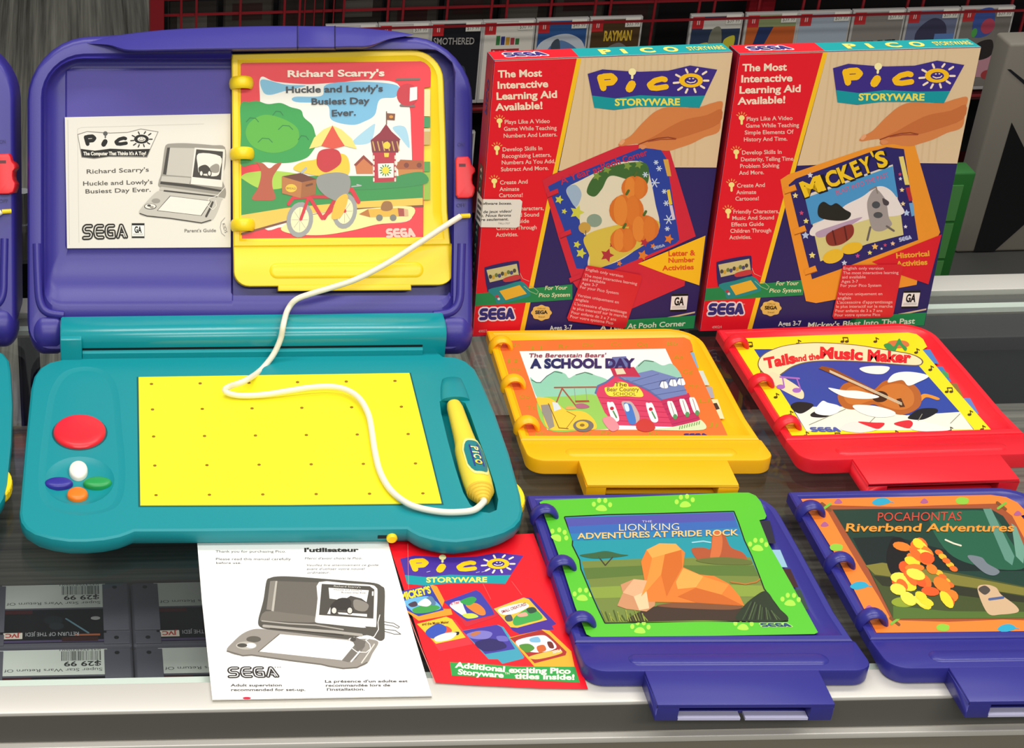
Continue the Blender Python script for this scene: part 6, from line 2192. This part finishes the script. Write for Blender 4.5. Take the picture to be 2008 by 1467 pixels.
D.ell(240, 815, 115, 44, '#b8b2a6', 6)
D.ell(195, 812, 55, 22, '#4f4b45', 7)
D.ell(290, 815, 55, 28, wh, 7)
D.poly([(1440, 790), (1540, 815), (1440, 960), (1360, 995), (1290, 978)], '#77716a', 6)
D.line([(1480, 880), (1420, 950), (1385, 990)], 16, wh, 7)
D.line([(1640, 800), (1560, 920), (1500, 1005)], 14, '#d8d3c8', 7)
D.line([(1700, 480), (1680, 560), (1685, 640), (1640, 715), (1545, 755), (1590, 800), (1600, 850), (1550, 890), (1450, 885), (1390, 840), (1360, 780), (1370, 740), (1420, 725)], 9, wh, 8)
D.poly([(1380, 725), (1440, 725), (1545, 770), (1530, 830), (1450, 870), (1420, 800)], '#6f6962', 7)
D.ell(1410, 745, 30, 22, '#4f4b45', 9)
A.obj('front_print', 'print_paper', mn)

FLY = [(760.5, 1062), (800, 1180), (828, 1270), (855, 1339), (930, 1344), (1060, 1350), (1153, 1351.5), (1118, 1245), (1085, 1150), (1046, 1046)]
p = U(960, 1250, 0)
fy = thing('flyer', 'creased red flyer with six small book pictures and a green banner, beside the white booklet', 'flyer', (p.x, p.y, 0))
m = MB()
m.loft([[U(x, y, .0002) for x, y in FLY], [U(x, y, .0014) for x, y in FLY]])
m.obj('pages', plastic('paper_pink', '#f3dcd8', .6, .3), fy)
A = Art(lambda x, y, l: U(x, y, .00146 + .00005 * l))
A.poly(FLY, '#ea1020', 0)
C = crop(A, 740, 1050, 4.445)
pico(C, [(198, 150), (1275, 150), (1258, 438), (206, 438)], l=2, ban='#4a2f98')
C.line([(265, 70), (272, 470)], 4, '#ee7a74', 8, caps=False)
C.line([(85, 80), (165, 340), (250, 640), (380, 980), (505, 1285)], 6, '#f08a80', 3, caps=False)
C.line([(920, 420), (990, 560)], 4, '#f0605c', 3, caps=False)
C.line([(1170, 400), (1260, 520)], 4, '#f0605c', 3, caps=False)
for x, y in ((430, 320), (860, 325), (910, 320)):
    C.line([(x, y), (x + 30, y - 8)], 4, '#cfc4e4', 9)


def mini(tray, pg, tcol, pcol, blobs):
    C.poly(tray, tcol, 2)
    C.poly(pg, pcol, 3)
    for col, pts in blobs:
        C.curve(pts, col, 4)


mini([(195, 490), (480, 430), (520, 445), (585, 570), (560, 640), (640, 640), (655, 690), (360, 745), (250, 660)], [(195, 490), (455, 430), (580, 650), (360, 705), (310, 680), (240, 645)], '#f5982a', '#2f3f9a',
     [('#6ab0d8', [(240, 570), (420, 530), (490, 560), (550, 640), (360, 680), (290, 650)]), ('#e8e8e4', [(350, 600), (420, 550), (470, 590), (430, 620)]), ('#3f9a4a', [(310, 640), (440, 600), (545, 625), (480, 665), (340, 680)]), ('#4a3a4a', [(270, 600), (330, 575), (350, 610), (300, 625)]), ('#5a7a9a', [(420, 560), (470, 530), (510, 590), (480, 610)])])
C.text("MICKEY'S", (215, 565), (470, 500), 60, '#f2d82a', 5, .05)
mini([(580, 575), (870, 480), (930, 520), (1010, 640), (1050, 700), (1010, 720), (770, 800), (700, 700)], [(580, 578), (860, 476), (900, 500), (1000, 640), (1020, 690), (780, 748), (700, 690)], '#c82236', '#3b3aa0',
     [('#e8ded8', [(630, 610), (720, 570), (760, 640), (790, 720), (730, 690)]), ('#2f9a4a', [(720, 575), (820, 535), (865, 560), (800, 610)]), ('#e08030', [(770, 610), (860, 590), (930, 640), (940, 690), (880, 690)]), ('#c9d24a', [(740, 690), (830, 680), (880, 710), (790, 725)])])
C.text('A Year', (640, 610), (720, 590), 26, '#c22a4c', 5, .02)
mini([(1010, 640), (1270, 540), (1340, 545), (1560, 770), (1520, 790), (1540, 820), (1240, 860), (1180, 830)], [(1015, 640), (1275, 542), (1320, 555), (1480, 735), (1220, 805), (1160, 800)], '#452a90', '#f0b83a',
     [('#f0ece4', [(1060, 640), (1260, 590), (1320, 620), (1200, 680), (1090, 690)]), ('#3fa04a', [(1190, 720), (1300, 640), (1370, 640), (1440, 720), (1320, 760), (1200, 785)]), ('#2f4a3a', [(1300, 640), (1360, 625), (1390, 660), (1330, 680)]), ('#e0a08a', [(1220, 690), (1290, 670), (1310, 700), (1240, 710)]), ('#4a4a5a', [(1110, 710), (1160, 690), (1180, 740), (1130, 750)])])
C.text('SMALL CREATURES', (1085, 680), (1300, 608), 24, '#8a2430', 6, .02)
mini([(340, 770), (610, 710), (680, 740), (790, 880), (830, 950), (540, 1010), (440, 870)], [(345, 772), (600, 708), (650, 730), (770, 890), (510, 945), (420, 850)], '#d8303a', '#f2c22e',
     [('#3450b0', [(420, 840), (520, 770), (600, 800), (580, 860), (480, 900)]), ('#d84a34', [(520, 810), (600, 790), (650, 830), (600, 870)]), ('#ece4d8', [(500, 890), (600, 850), (690, 850), (640, 905), (520, 925)]), ('#1f2030', [(640, 850), (710, 840), (700, 870)])])
C.text('and the Music Maker', (390, 785), (625, 765), 22, '#5a2420', 6, .02)
mini([(740, 830), (1050, 780), (1100, 800), (1280, 1060), (1270, 1075), (1090, 1120), (1050, 1080), (970, 1080)], [(742, 832), (1040, 778), (1080, 800), (1200, 990), (940, 1035), (850, 940)], '#3f9ab0', '#43389a',
     [('#7a74c0', [(780, 860), (900, 830), (1000, 850), (960, 900), (830, 900)]), ('#2a2460', [(850, 940), (960, 900), (1080, 920), (1120, 980), (940, 1010)]), ('#b8704a', [(810, 860), (870, 835), (900, 850), (840, 880)]), ('#6a64b8', [(1040, 880), (1120, 880), (1140, 920), (1060, 920)])])
mini([(1150, 890), (1440, 820), (1500, 830), (1690, 1010), (1700, 1060), (1720, 1150), (1370, 1145), (1260, 1020)], [(1155, 895), (1430, 822), (1500, 870), (1650, 1015), (1640, 1045), (1370, 1115), (1260, 990)], '#f5a82a', '#a82a24',
     [('#e8e8e4', [(1210, 920), (1420, 870), (1500, 900), (1560, 980), (1420, 1020), (1280, 1000)]), ('#7ab0d0', [(1330, 900), (1400, 885), (1420, 930), (1340, 930)]), ('#4f8a34', [(1235, 960), (1320, 945), (1370, 985), (1300, 1020)]), ('#d8b84a', [(1320, 1060), (1450, 1020), (1580, 1000), (1600, 1030), (1400, 1080)]), ('#c8602c', [(1390, 970), (1450, 955), (1470, 1000), (1410, 1020)]), ('#6a2a24', [(1480, 930), (1520, 930), (1540, 980), (1500, 980)])])
C.text('SEGA', (1530, 1030), (1610, 1010), 22, '#f0d8c8', 6, .04)
C.poly([(632, 1105), (900, 1120), (1200, 1142), (1722, 1145), (1765, 1285), (1400, 1265), (1000, 1240), (648, 1222)], '#2b9a44', 3)
C.text('Additional', (675, 1150), (1110, 1190), 46, '#f2f0d8', 5, .04)
C.text('exciting Pico', (1145, 1195), (1685, 1205), 46, '#f2f0d8', 5, .04)
C.text('Storyware', (700, 1210), (1100, 1240), 44, '#f2f0d8', 5, .04)
C.text('TM', (1108, 1210), (1150, 1214), 18, '#f2f0d8', 5)
C.text('titles inside!', (1195, 1248), (1718, 1258), 44, '#f2f0d8', 5, .04)
A.obj('front_print', 'print_gloss', fy)


# everything was measured from the glass: lift it to stand on a floor at zero
for o in list(S.objects):
    if o.parent is None:
        o.location.z += ZC
